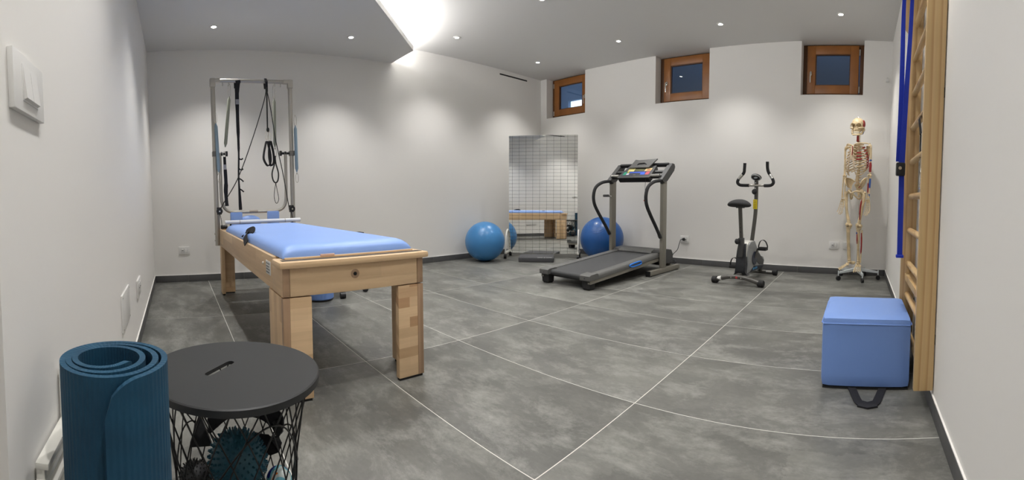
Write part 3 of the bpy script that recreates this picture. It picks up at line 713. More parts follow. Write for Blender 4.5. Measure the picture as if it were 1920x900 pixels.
# ------------------------------------------------------------------ treadmill (local: rear end y=0, front y=1.6)
TM = thing('treadmill', 'grey motorised treadmill with coloured console standing against the back wall', 'treadmill', (-2.555, 3.16, 0), -math.radians(4.3))
def ramp_box(mb, x0, x1, y0, y1, za0, za1, zb0, zb1, mx=None):   # bottom/top at y0 (a) and y1 (b)
    vs = [(x0,y0,za0),(x1,y0,za0),(x1,y1,zb0),(x0,y1,zb0),(x0,y0,za1),(x1,y0,za1),(x1,y1,zb1),(x0,y1,zb1)]
    return mb.add(vs, [(0,3,2,1),(4,5,6,7),(0,1,5,4),(1,2,6,5),(2,3,7,6),(3,0,4,7)], mx)
def profile(mb, x0, x1, sec, taper=None):
    return mb.prism(sec, x0, x1, 'x')
for sx in (-1, 1):
    a, b = sorted((sx*.228, sx*.318)); c_, d_ = sorted((sx*.305, sx*.318))
    m = MB()                                       # foot rail with rounded outer shoulder
    sec = lambda z: [(sx*.228, z-.012), (sx*.228, z), (sx*.300, z+.004), (sx*.314, z-.004), (sx*.322, z-.020), (sx*.320, z-.046), (sx*.300, z-.046)]
    A, B_ = sec(.137), sec(.222); nn = len(A)
    vs = [(p[0], .075, p[1]) for p in A] + [(p[0], 1.235, p[1]) for p in B_]
    m.add(vs, [list(range(nn)), [nn+i for i in range(nn)][::-1]] + [[i, nn+i, nn+(i+1) % nn, (i+1) % nn] for i in range(nn)])
    m.build('foot_rail', GREYP, TM, ang=50)
    m = MB()                                       # rear end cap
    m.prism([(0, .090), (0, .132), (.02, .143), (.105, .150), (.13, .14), (.13, .10)], min(sx*.205, sx*.323), max(sx*.205, sx*.323), 'x')
    cp_ = m.build('end_cap', GREYP, TM)
    MB().cyl((sx*.262, .002, .110), (sx*.262, -.002, .110), .005, n=10).build('screw', SLOTD, cp_)
    m = MB(); ramp_box(m, min(sx*.285, sx*.316), max(sx*.285, sx*.316), .02, 1.26, .058, .088, .135, .172); m.build('deck_beam', GREIGE, TM, smooth=False)
    m = MB(); m.lathe([(.040, 0), (.052, .012), (.058, .095), (0, .095)], 4, Matrix.Translation((sx*.262, .060, 0)) @ Matrix.Diagonal((1.15, 1, 1, 1)) @ Matrix.Rotation(PI/4, 4, 'Z')); m.build('rear_foot', BLACKR, TM, ang=20)
    # uprights, base bar
    x = sx*.352
    m = MB(); m.bbox((x-.020, 1.20, .050), (x+.020, 1.285, 1.045), .005); m.build('upright', GREIGE, TM)
    m = MB(); m.bbox((x-.028, .935, .008), (x+.028, 1.60, .058), .005); bb = m.build('base_bar', GREIGE, TM)
    for yy in (.95, 1.55): MB().bbox((x-.026, yy-.022, 0), (x+.026, yy+.022, .010), .002).build('rubber_pad', BLACKR, bb)
    MB().bbox((x-.029, .930, .006), (x+.029, .938, .060), .002).build('end_plug', BLACKP, bb)
    # hooked hand grip
    xg = x
    gp = [(xg, 1.235, 1.030), (xg, 1.14, 1.030), (xg, 1.02, 1.010), (xg, .915, .955), (xg, .875, .865), (xg, .890, .770), (xg, .960, .670), (xg, 1.09, .520), (xg, 1.175, .415)]
    gr = MB().tube(bez(gp, 6), .0185, 14).build('hand_grip', FOAMG, TM)
    MB().tube([(xg, 1.163, .430), (xg, 1.183, .405)], .0215, 14).build('grip_cap', BLACKP, gr)
    MB().cyl((xg, 1.205, 1.052), (xg, 1.215, 1.005), .026, n=16).build('grip_collar', BLACKP, gr)
    # console side arm
    m = MB(); a, b = x-.028, x+.028
    m.prism([(1.16, 1.045), (1.20, 1.015), (1.275, 1.03), (1.43, 1.155), (1.452, 1.200), (1.435, 1.232), (1.39, 1.238)], a, b, 'x')
    m.build('side_arm', DARKG, TM, ang=30)
m = MB(); ramp_box(m, -.229, .229, .055, 1.25, .086, .132, .170, .214); m.build('running_belt', BELT, TM, smooth=False)
MB().cyl((-.229, .062, .108), (.229, .062, .108), .026, n=20).build('rear_roller', BELT, TM)
m = MB(); ramp_box(m, -.285, .285, .10, 1.25, .060, .09, .135, .168); m.build('deck_underside', BLACKP, TM, smooth=False)
m = MB()                                          # motor hood
m.prism([(1.215, .165), (1.215, .232), (1.25, .246), (1.40, .252), (1.50, .236), (1.535, .19), (1.545, .085), (1.24, .085)], -.318, .318, 'x')
hd = m.build('motor_hood', DARKG, TM, ang=30)
m = MB(); m.prism([(1.19, .218), (1.20, .236), (1.26, .252), (1.28, .249), (1.24, .225)], -.225, .225, 'x'); m.build('hood_lip', GREYP, hd)
MB().cyl((-.32, 1.50, .055), (.32, 1.50, .055), .018, n=12).build('cross_tube', GREIGE, TM)
MB().cyl((-.33, 1.24, .10), (.33, 1.24, .10), .014, n=12).build('pivot_tube', BLACKP, TM)
m = MB(); m.tube(bez([(.326, .63, .155), (.334, .66, .172), (.334, .80, .182), (.328, .84, .165), (.334, .80, .150), (.334, .67, .142)], 5, closed=True), .0075, 8, closed=True); m.build('latch_handle', mat('bright_blue_plastic', srgb(36, 120, 214), .4), TM)
MB().box((.2285, .60, .1925), (.30, .602, .193)).build('rail_mark', GREYP, TM)
m = MB(); m.box((.262, .50, .1765), (.272, .66, .1885)); m.build('rail_lettering', mat('faint_print', srgb(130, 130, 128), .5), TM) if 0 else None
# console
cm = Matrix.Translation((0, 1.285, 1.155)) @ Matrix.Rotation(math.radians(38), 4, 'X')
# local console plane: x right, y up the slope, z out of the face
m = MB(); m.bbox((-.340, .105, -.030), (.340, .135, .012), .006, cm); m.build('upper_bar', FOAMG, TM)
m = MB(); m.bbox((-.345, -.125, -.030), (.345, -.095, .004), .008, cm); m.build('lower_bar', BLACKP, TM)
m = MB(); m.bbox((-.345, -.012, -.040), (.345, .018, -.010), .005, cm); m.build('middle_bar', DARKG, TM)
for a, b in ((-.33, -.225), (.215, .33)):
    m = MB(); m.cyl(cm @ Vector((a, -.112, .010)), cm @ Vector((b, -.112, .010)), .0155, n=16); m.build('pulse_sensor', CHROME, TM)
m = MB(); m.prism([(-.225, -.150), (.205, -.150), (.215, -.13), (.195, .085), (-.180, .085), (-.235, -.13)], -.045, .010, 'z', cm); cb_ = m.build('console_body', DARKG, TM, ang=25)
m = MB(); m.bbox((-.222, -.150, -.060), (.204, -.124, .006), .008, cm); m.build('console_lip', BLACKP, TM)
def patch(x0, x1, y0, y1, c, nm, z=.0108, sk=0):
    m = MB(); m.prism([(x0-sk, y0), (x1-sk, y0), (x1, y1), (x0, y1)], z-.001, z, 'z', cm); m.build(nm, mat(nm+'_tint', srgb(*c), .4), cb_, smooth=False)
patch(-.205, .185, -.118, -.015, (52, 54, 66), 'key_panel')
patch(-.150, -.062, -.028, .030, (222, 212, 140), 'yellow_chart', .0116)
patch(.082, .168, -.026, .032, (226, 206, 150), 'program_chart', .0116)
patch(.110, .160, -.018, .012, (190, 120, 60), 'orange_chart_band', .0122)
patch(-.052, .072, -.018, .020, (104, 108, 66), 'display_window', .0116)
patch(-.185, -.145, -.098, -.038, (30, 156, 120), 'green_keys', .0116)
patch(-.140, -.100, -.095, -.065, (206, 206, 222), 'white_keys', .0116)
patch(-.140, -.115, -.058, -.036, (206, 190, 70), 'yellow_key', .0118)
patch(-.108, .105, -.060, -.038, (46, 88, 206), 'blue_key_band', .0116)
patch(.055, .115, -.095, -.062, (44, 96, 224), 'blue_keys', .0116)
patch(.122, .170, -.095, -.038, (204, 74, 92), 'red_keys', .0116)
patch(-.035, -.005, -.104, -.092, (120, 120, 90), 'small_emblem', .0116)
m = MB(); m.prism([(-.150, .030), (.125, .030), (.190, .165), (.15, .158), (-.06, .150), (-.110, .160)], .010, .024, 'z', cm @ Matrix.Rotation(math.radians(12), 4, 'X')); m.build('reading_rack', GREYP, TM, ang=25)
m = MB(); mm = cm @ Matrix.Rotation(math.radians(12), 4, 'X'); m.tube([mm @ Vector(p) for p in [(-.05, .07, .024), (-.03, .09, .030), (.05, .095, .030), (.075, .078, .024)]], .006, 8); m.build('rack_clip', DARKG, TM)
# accessory knob on the left upright, safety cord
m = MB(); m.cyl((-.352, 1.20, .855), (-.352, 1.12, .860), .010, n=12); m.cyl((-.405, 1.13, .862), (-.335, 1.13, .862), .015, n=14); m.build('holder_knob', DARKG, TM)
MB().cyl((-.352, 1.17, .857), (-.325, 1.17, .857), .009, n=12).build('knob_stub', CHROME, TM)
m = MB(); m.tube(bez([(.165, 1.16, 1.055), (.166, 1.15, .95), (.166, 1.15, .83)], 4), .0022, 6); m.build('safety_cord', DARKG, TM)
MB().lathe([(0, 0), (.016, 0), (.016, .008), (.006, .024), (0, .026)], 14, Matrix.Translation((.166, 1.15, .805))).build('safety_key', mat('red_plastic', srgb(190, 60, 50), .4), TM)

# power cable of the treadmill
t = thing('power_cable', 'black power cable from the treadmill hood up to the wall socket', 'cable', (-2.22, 5.03, 0))
MB().tube(bez([(.052, .038, .318), (.035, .012, .315), (.02, .0, .26), (.005, -.02, .19), (-.045, -.04, .13), (-.052, -.045, .08), (-.03, -.055, .03), (.0, -.07, .012), (.03, -.11, .006), (-.01, -.16, .006), (-.02, -.20, .006), (.0, -.24, .01), (-.03, -.28, .05), (-.06, -.330, .09)], 6), .0042, 8).build('cord', BLACKP, t)
m = MB(); m.tube([(.055, .072, .318), (.055, .052, .318), (.053, .038, .318)], [.019, .019, .010], 16); m.build('plug', BLACKP, t)
m = MB()
for k in range(3): m.tube(bez([(-.03+.045*math.cos(a), -.075+.02*math.sin(a), .014+.012*k+.035*max(0, math.sin(a))) for a in [q*2*PI/8+k*.5 for q in range(8)]], 3, closed=True), .004, 6, closed=True)
m.build('coiled_slack', BLACKP, t)

# ------------------------------------------------------------------ exercise bike (local: seat end y=0, front y=.7)
BK = thing('exercise_bike', 'upright exercise bike with black saddle and silver grey flywheel housing', 'exercise bike', (-1.157, 4.085, 0), -math.radians(6))
m = MB(); m.tube(bez([(-.235, 0, .034), (-.15, -.008, .062), (-.06, -.012, .080), (.06, -.012, .080), (.15, -.008, .062), (.235, 0, .034)], 5), .022, 14); st = m.build('rear_stabiliser', GUNM, BK)
for sx in (-1, 1):
    MB().tube([(sx*.215, .001, .038), (sx*.222, .001, .0355), (sx*.268, .004, .0335), (sx*.274, .004, .0335)], [.028, .0335, .0335, .028], 18).build('end_cap', BLACKR, st)
for sx in (-.055, .05): MB().cyl((sx, -.036, .076), (sx, -.030, .076), .006, n=10).build('bolt', CHROME, st)
MB().box((-.008, -.0362, .070), (.012, -.033, .090)).build('red_sticker', mat('red_sticker', srgb(190, 60, 60), .5), st)
m = MB(); m.tube([(-.205, -.002, .046), (-.165, -.007, .058)], .0228, 14); m.build('white_sticker', WHITE, st)
m = MB(); m.cyl((-.17, .69, .032), (.17, .69, .032), .024, n=16); sf = m.build('front_stabiliser', GUNM, BK)
for sx in (-1, 1): MB().tube([(sx*.15, .69, .032), (sx*.155, .69, .033), (sx*.196, .69, .033), (sx*.20, .69, .033)], [.028, .0325, .0325, .028], 18).build('end_cap', BLACKR, sf)
MB().box((.075, .664, .036), (.145, .6675, .052)).build('white_sticker', WHITE, sf)
m = MB(); m.bbox((-.024, 0, .078), (.024, .66, .108), .006); m.build('frame_beam', GUNM, BK)
MB().bbox((-.022, .64, .05), (.022, .70, .10), .006).build('front_bracket', GUNM, BK)
# flywheel housing
HO = [(.085, .105), (.105, .20), (.10, .31), (.125, .385), (.165, .412), (.285, .418), (.335, .395), (.43, .30), (.52, .235), (.60, .215), (.64, .17), (.60, .115), (.46, .095)]
m = MB(); m.prism([(y-.0, z) for y, z in HO], -.050, .050, 'x'); hs = m.build('housing_core', WHITEM, BK, ang=30)
for sx in (-1, 1):
    ins = [(y + (.018 if y < .3 else -.008), z*.985 + .003) for y, z in HO]
    a, b = sorted((sx*.050, sx*.064)); m = MB(); m.prism(ins, a, b, 'x'); m.build('side_shell', SILVP if sx > 0 else WHITEM, BK, ang=30)
    m = MB(); m.lathe([(0, 0), (.062, 0), (.070, .004), (.070, .008), (0, .010)], 28, Matrix.Translation((sx*.064, .30, .235)) @ Matrix.Rotation(sx*PI/2, 4, 'Y')); dc = m.build('crank_disc', mat('navy_disc', srgb(30, 38, 56), .4), BK)
m = MB(); m.prism([(.36, .30), (.44, .27), (.60, .18), (.59, .13), (.46, .15), (.33, .22)], .064, .067, 'x'); m.build('dark_inlay', DARKG, BK)
m = MB(); m.prism([(.17, .108), (.56, .102), (.60, .125), (.30, .155)], .064, .068, 'x'); m.build('base_inlay', mat('black_blue', srgb(24, 30, 44), .4), BK)
m = MB()
for k, (y0, w_) in enumerate(((.255, .030), (.295, .008), (.315, .032), (.355, .030))): m.box((.0681, y0, .118), (.0688, y0+w_, .140))
m.build('blue_lettering', mat('light_blue_print', srgb(70, 150, 200), .4), BK, smooth=False)
# black rear fairing carrying the seat post
RFG = [(-.058, .100, .088), (.058, .100, .088)]
m = MB()
prof = [(.085, .080, .080), (.10, .072, .062), (.125, .060, .054), (.20, .074, .052), (.27, .078, .050), (.33, .086, .046), (.39, .10, .040), (.398, .115, .034)]
vs = []
for z, y, w_ in prof: vs += [(-w_, y, z), (w_, y, z), (w_, y+.06, z), (-w_, y+.06, z)]
fs = [(3,2,1,0), tuple(len(vs)-4+k for k in range(4))]
for i in range(len(prof)-1):
    for k in range(4): fs.append((i*4+k, i*4+(k+1) % 4, (i+1)*4+(k+1) % 4, (i+1)*4+k))
m.add(vs, fs); m.build('rear_fairing', mat('gloss_black_fairing', srgb(40, 42, 46), .3), BK, ang=50)
m = MB(); m.tube([(0, .088, .30), (-.004, .070, .45)], [.030, .024], 4, sy=1.0, up=(1, 1, 0)); m.bbox((-.026, .055, .27), (.026, .11, .46), .008); m.build('seat_post_socket', DARKG, BK)
m = MB(); m.bbox((-.017, -.006, .0), (.017, .024, .33), .005, Matrix.Translation((0, .075, .44)) @ Matrix.Rotation(math.radians(9), 4, 'X')); sp = m.build('seat_post', GUNM, BK)
for k in range(5): MB().cyl((0, .062-.004*k*1.5, .52+.042*k), (0, .055-.004*k*1.5, .52+.042*k), .0045, n=8).build('adjustment_hole', SLOTD, sp)
m = MB(); m.lathe([(0, 0), (.022, 0), (.026, .006), (.026, .016), (.018, .022), (0, .022)], 20, Matrix.Translation((-.030, .055, .425)) @ Matrix.Rotation(-PI/2, 4, 'Y') @ Matrix.Rotation(.0, 4, 'X')); m.cyl((-.03, .055, .425), (0, .08, .425), .008)
m.lathe([(0, 0), (.026, 0), (.028, .006), (.028, .014), (.018, .020), (0, .020)], 22, Matrix.Translation((-.026, .052, .425)) @ Matrix.Rotation(PI/2, 4, 'X')); m.build('adjustment_knob', BLACKP, BK)
# saddle
def sad(p):
    y = p.y/.14; w_ = 1 - .62*max(0, min(1, (y+.15)/1.1)); return Vector((p.x*w_, p.y, p.z*(1-.12*y) - .016*(abs(p.x)/.12)**2 + .004*(1 - y*y)))
m = MB(); m.sph((-.004, .045, .800), (.126, .14, .040), 32, 16, None, sad); m.build('saddle', FOAMG, BK, ang=80)
MB().bbox((-.035, .0, .757), (.035, .075, .785), .006).build('saddle_clamp', BLACKP, BK)
# handlebar mast
pm = bez([(.010, .352, .37), (.022, .362, .50), (.038, .372, .68), (.046, .366, .84), (.050, .352, 1.01), (.050, .345, 1.05)], 5)
m = MB(); m.tube(pm, .021, 14); ms = m.build('handlebar_mast', GUNM, BK)
MB().tube([(.010, .350, .365), (.013, .353, .405)], .026, 14).build('mast_collar', DARKG, BK)
MB().bbox((.025, .331, .745), (.068, .346, .845), .002).build('yellow_warning_label', YELLOW, ms)
tl_ = MB()
for k in range(5): tl_.box((.031, .3300, .756+.018*k), (.060, .3309, .762+.018*k))
tl_.build('label_print', mat('label_print_dark', srgb(150, 130, 20), .5), ms, smooth=False)
m = MB(); m.lathe([(0, 0), (.024, 0), (.029, .006), (.029, .016), (.020, .022), (0, .023)], 22, Matrix.Translation((.040, .338, .925)) @ Matrix.Rotation(PI/2, 4, 'X')); m.build('tension_knob', BLACKP, BK)
for z in (.962, 1.018): MB().cyl((.050, .330, z), (.050, .324, z), .006, n=10).build('bolt', CHROME, BK)
HB = [(-.068, .31, 1.222), (-.073, .315, 1.165), (-.083, .32, 1.118), (-.135, .315, 1.055), (-.148, .315, 1.020), (-.128, .318, .996), (-.088, .32, .990), (.0, .322, .990), (.05, .322, .990), (.10, .322, .990), (.19, .32, .990), (.228, .318, .998), (.248, .315, 1.022), (.236, .315, 1.060), (.196, .32, 1.118), (.181, .315, 1.165), (.179, .31, 1.235)]
hp = bez(HB, 4); n1 = 7*4-1; n2 = 9*4+2
m = MB(); m.tube(hp[:n1+1], .0165, 12); m.build('handlebar_grip', FOAMG, BK)
m = MB(); m.tube(hp[n2:], .0165, 12); m.build('handlebar_grip', FOAMG, BK)
MB().tube(hp[n1-2:n2+2], .0115, 12).build('handlebar_tube', STEEL, BK)
for i0 in (9, len(hp)-13):
    MB().tube(hp[i0:i0+4], .0173, 12).build('pulse_pad', CHROME, BK)
dm = Matrix.Translation((.052, .338, 1.078)) @ Matrix.Rotation(math.radians(28), 4, 'X')
m = MB(); m.sph((0, 0, 0), (.058, .026, .036), 28, 16, dm @ Matrix.Rotation(.18, 4, 'Y')); dp = m.build('display_housing', BLACKP, BK)
m = MB(); m.tube([dm @ Matrix.Rotation(.18, 4, 'Y') @ Vector((.050*math.cos(a*PI/12), -.015, .030*math.sin(a*PI/12))) for a in range(24)], .005, 8, closed=True); m.build('silver_bezel', SILVP, dp)
m = MB(); m.sph((0, -.017, .002), (.030, .010, .016), 16, 8, dm); m.build('lcd_screen', mat('lcd_grey', srgb(170, 178, 180), .15), dp)
# cranks, pedals
for sx, ang, zc in ((1, 0, 0), (-1, 0, 0)):
    up_ = sx > 0
    c0 = Vector((sx*.072, .30, .235)); e = c0 + (Vector((sx*.018, .03, .098)) if up_ else Vector((sx*.018, -.03, -.098)))
    MB().tube([c0, e], [.012, .010], 10).build('crank_arm', CHROME if 0 else GUNM, BK)
    pc = e + Vector((sx*.055, 0, 0))
    m = MB(); m.bbox((pc.x-.045, pc.y-.040, pc.z-.016), (pc.x+.045, pc.y+.040, pc.z+.012), .006)
    for q in range(4): m.bbox((pc.x-.040, pc.y-.034+.02*q, pc.z+.010), (pc.x+.040, pc.y-.026+.02*q, pc.z+.017), .001)
    pd = m.build('pedal', BLACKP, BK)
    m = MB(); strap(m, bez([(pc.x-.044, pc.y, pc.z), (pc.x-.046, pc.y, pc.z+.03), (pc.x-.030, pc.y, pc.z+.075), (pc.x, pc.y, pc.z+.092), (pc.x+.030, pc.y, pc.z+.075), (pc.x+.050, pc.y, pc.z+.03), (pc.x+.046, pc.y, pc.z)], 4), .030, .004, (0, 1, 0)); m.build('pedal_strap', BLACKR, pd)

# ------------------------------------------------------------------ skeleton (local: faces -y, its left side +x)
SK = thing('anatomical_skeleton', 'life-size plastic skeleton with red and blue muscle markings hanging on its wheeled stand', 'skeleton model', (-.045, 4.715, 0), -math.radians(38))
def bone(name, pts, r, mt=BONE, n=10, parent=None, k=4, extra=()):
    P = bez(pts, k); R = []
    for i in range(len(pts)-1):
        for q in range(k): u = q/k; R.append(r[i]*(1-u) + r[i+1]*u)
    R.append(r[-1])
    m = MB(); m.tube(P, R, n)
    for c, rr in extra: m.sph(c, rr, 12, 8)
    return m.build(name, mt, parent or SK, ang=70)
# skull
def skf(p):
    x, y, z = p
    if z < -.01: x *= 1 + .25*z/.08; 
    if y < 0 and z < -.005: y *= 1 - .10*abs(z)/.07
    if abs(y) < .06 and abs(z) < .04: x *= .97
    q = Vector((x, y, z))
    for cx in (-.030, .030):
        d = (q - Vector((cx, -.080, -.022))).length
        if d < .026: q.y += .034*(1-(d/.026)**2)**.6
    d = (Vector((q.x*1.25, q.y, q.z)) - Vector((0, -.088, -.045))).length
    if d < .017: q.y += .026*(1-(d/.017)**2)**.6
    for sx in (-1, 1):
        d = (q - Vector((sx*.075, -.035, -.01))).length
        if d < .03: q.x -= sx*.010*(1-d/.03)
    return q
m = MB(); m.sph((0, .012, 1.676), (.073, .093, .078), 56, 40, None, skf)
def fcf(p):
    q = Vector(p)
    for cx in (-.030, .030):
        d = (q - Vector((cx, -.02, .036))).length
        if d < .024: q.z -= .018; q.y += .020
    return q
m.sph((0, -.044, 1.618), (.036, .042, .040), 24, 16)
for sx in (-1, 1):
    m.tube(bez([(sx*.030, -.082, 1.628), (sx*.050, -.074, 1.632), (sx*.068, -.045, 1.640), (sx*.072, -.005, 1.648)], 4), [.009]*5+[.008]*4+[.005]*4, 8)
    m.tube(bez([(sx*.012, -.086, 1.672), (sx*.032, -.086, 1.683), (sx*.054, -.074, 1.674), (sx*.060, -.066, 1.650)], 4), .0065, 8)
    m.sph((sx*.066, .022, 1.628), (.010, .014, .020), 10, 8)
m.tube([(0, -.088, 1.676), (0, -.093, 1.655)], [.006, .004], 8)
sk = m.build('skull', BONE, SK, ang=70)
m = MB(); m.sph((.0565, .020, 1.688), (.0205, .044, .042), 24, 14); m.build('temporal_muscle', REDM, sk, ang=80)
m = MB()
m.tube(bez([(-.062, .005, 1.632), (-.058, -.008, 1.600), (-.050, -.030, 1.578), (-.030, -.072, 1.562), (0, -.086, 1.560), (.030, -.072, 1.562), (.050, -.030, 1.578), (.058, -.008, 1.600), (.062, .005, 1.632)], 4), .0085, 8, sy=1.35)
m.build('jaw', BONE, SK, ang=70)
for row, z0 in ((0, 1.590), (1, 1.577)):
    m = MB()
    for k in range(-6, 7):
        a = k*.16; m.bbox((.036*math.sin(a)-.0026, -.046-.036*math.cos(a)-.003, z0-.0055), (.036*math.sin(a)+.0026, -.046-.036*math.cos(a)+.003, z0+.0055), .001)
    m.build('tooth_row', mat('tooth_ivory', srgb(232, 222, 200), .35), sk)
MB().tube([(.066, .02, 1.62), (.063, .01, 1.595), (.056, .005, 1.575)], [.005, .005, .003], 8).build('blue_ligament', BLUEM, sk)
MB().tube([(0, .012, 1.752), (0, .012, 1.772)], .0025, 6).build('hanging_hook', CHROME, sk)
for o in [c for c in SK.children if c.name.split('.')[0] in ('skull', 'jaw', 'hanging_hook')]:   # head turned towards its left
    a = math.radians(24); c0 = Vector((0, .012, 0)); o.rotation_euler = (0, 0, a); o.location = c0 - Matrix.Rotation(a, 3, 'Z') @ c0
# spine
def spine_y(z):
    ks = [(1.60, .018), (1.52, .012), (1.46, .035), (1.36, .062), (1.25, .060), (1.15, .035), (1.08, .022), (1.02, .040)]
    for a, b in zip(ks, ks[1:]):
        if a[0] >= z >= b[0]: u = (a[0]-z)/(a[0]-b[0]); return a[1]*(1-u)+b[1]*u
    return ks[-1][1]
zs = [1.590 - .0165*k for k in range(7)] + [1.475 - .0245*k for k in range(12)] + [1.180 - .032*k for k in range(5)]
vm = {}
for k, z in enumerate(zs):
    g_ = 0 if k < 7 else 1 if k < 19 else 2
    r, h = ((.011, .013), (.0145, .020), (.021, .027))[g_]
    if g_ not in vm:
        m = MB(); m.lathe([(0, -h/2), (r, -h/2), (r*.88, 0), (r, h/2), (0, h/2)], 14)
        m.tube([(0, r, 0), (0, r+.022+.006*g_, -.010)], [.0045, .003], 6)
        for sx in (-1, 1): m.tube([(sx*r*.6, r*.8, 0), (sx*(r+.014+.004*g_), r+.006, .003)], [.004, .003], 6)
        o = m.build('vertebra', BONE, SK, ang=40); vm[g_] = o.data
    else: o = bpy.data.objects.new('vertebra', vm[g_]); COL.objects.link(o); o.parent = SK
    o.location = (0, spine_y(z), z)
m = MB(); m.tube([(0, spine_y(z)+.001, z-.01) for z in zs], [.0095]*7+[.012]*12+[.018]*5, 10); m.build('spinal_discs', BONED, SK, ang=70)
m = MB(); m.tube([(0, .012, 1.56), (.012, .0, 1.50)], [.012, .015], 8); m.build('neck_muscle', REDM, SK)
# ribs
for i in range(1, 13):
    zt = 1.475 - .0245*(i-1); ys = spine_y(zt)
    w_ = [0, .062, .088, .105, .116, .124, .130, .133, .134, .130, .122, .110, .092][i]
    fr = [0, -.045, -.062, -.074, -.084, -.090, -.092, -.088, -.078, -.060, -.035, .005, .030][i]
    dr = [0, .030, .045, .058, .070, .082, .096, .108, .116, .120, .118, .085, .060][i]
    ze = [0, 1.432, 1.415, 1.392, 1.368, 1.342, 1.322, 1.305, 1.270, 1.238, 1.205, 0, 0][i]
    for sx in (-1, 1):
        pts = [(sx*.015, ys+.012, zt), (sx*.045, ys+.030, zt-.004), (sx*w_*.85, ys+.008, zt-dr*.30), (sx*w_, ys-.055, zt-dr*.62)]
        if i <= 10: pts += [(sx*w_*.80, fr*.55, zt-dr*.92), (sx*w_*.52, fr*.95, zt-dr)]
        else: pts = pts[:4] if i == 11 else pts[:3] + [(sx*w_*.95, ys-.02, zt-dr*.5)]
        P = bez(pts, 5)
        rb = MB().tube(P, .0052, 8, sy=1.25).build('rib', BONE, SK, ang=80)
        if i <= 10:
            e = pts[-1]; ex = .016 if i <= 7 else .030
            top = (sx*ex, -.088 if i > 2 else -.070, ze + (0 if i <= 7 else .045))
            MB().tube(bez([e, ((e[0]+top[0])/2, (e[1]+top[1])/2-.003, min(e[2], top[2]) + .006), top], 4), .0042, 6).build('costal_cartilage', BONED, rb)
        if sx > 0 and i in (2, 3, 4, 5, 6, 7, 8, 9):
            MB().tube(P[8:16], .0062, 8, sy=1.25).build('muscle_mark', REDM, rb)
        if sx > 0 and i in (3, 4, 5):
            MB().tube(P[19:], .0062, 8, sy=1.3).build('muscle_mark', REDM, rb)
m = MB(); m.tube(bez([(0, -.062, 1.452), (0, -.074, 1.430), (0, -.086, 1.385), (0, -.092, 1.310), (0, -.088, 1.285)], 4), [.024]*4+[.017]*4+[.014]*4+[.013]*4+[.005], 10, sy=.35, up=(0, 1, .2)); m.build('breastbone', BONED, SK, ang=70)
MB().tube(bez([(.012, -.092, 1.44), (.020, -.096, 1.40), (.018, -.100, 1.34)], 4), [.007]*8+[.003], 6, sy=.5).build('chest_muscle', REDM, SK)
ZSH = 1.452
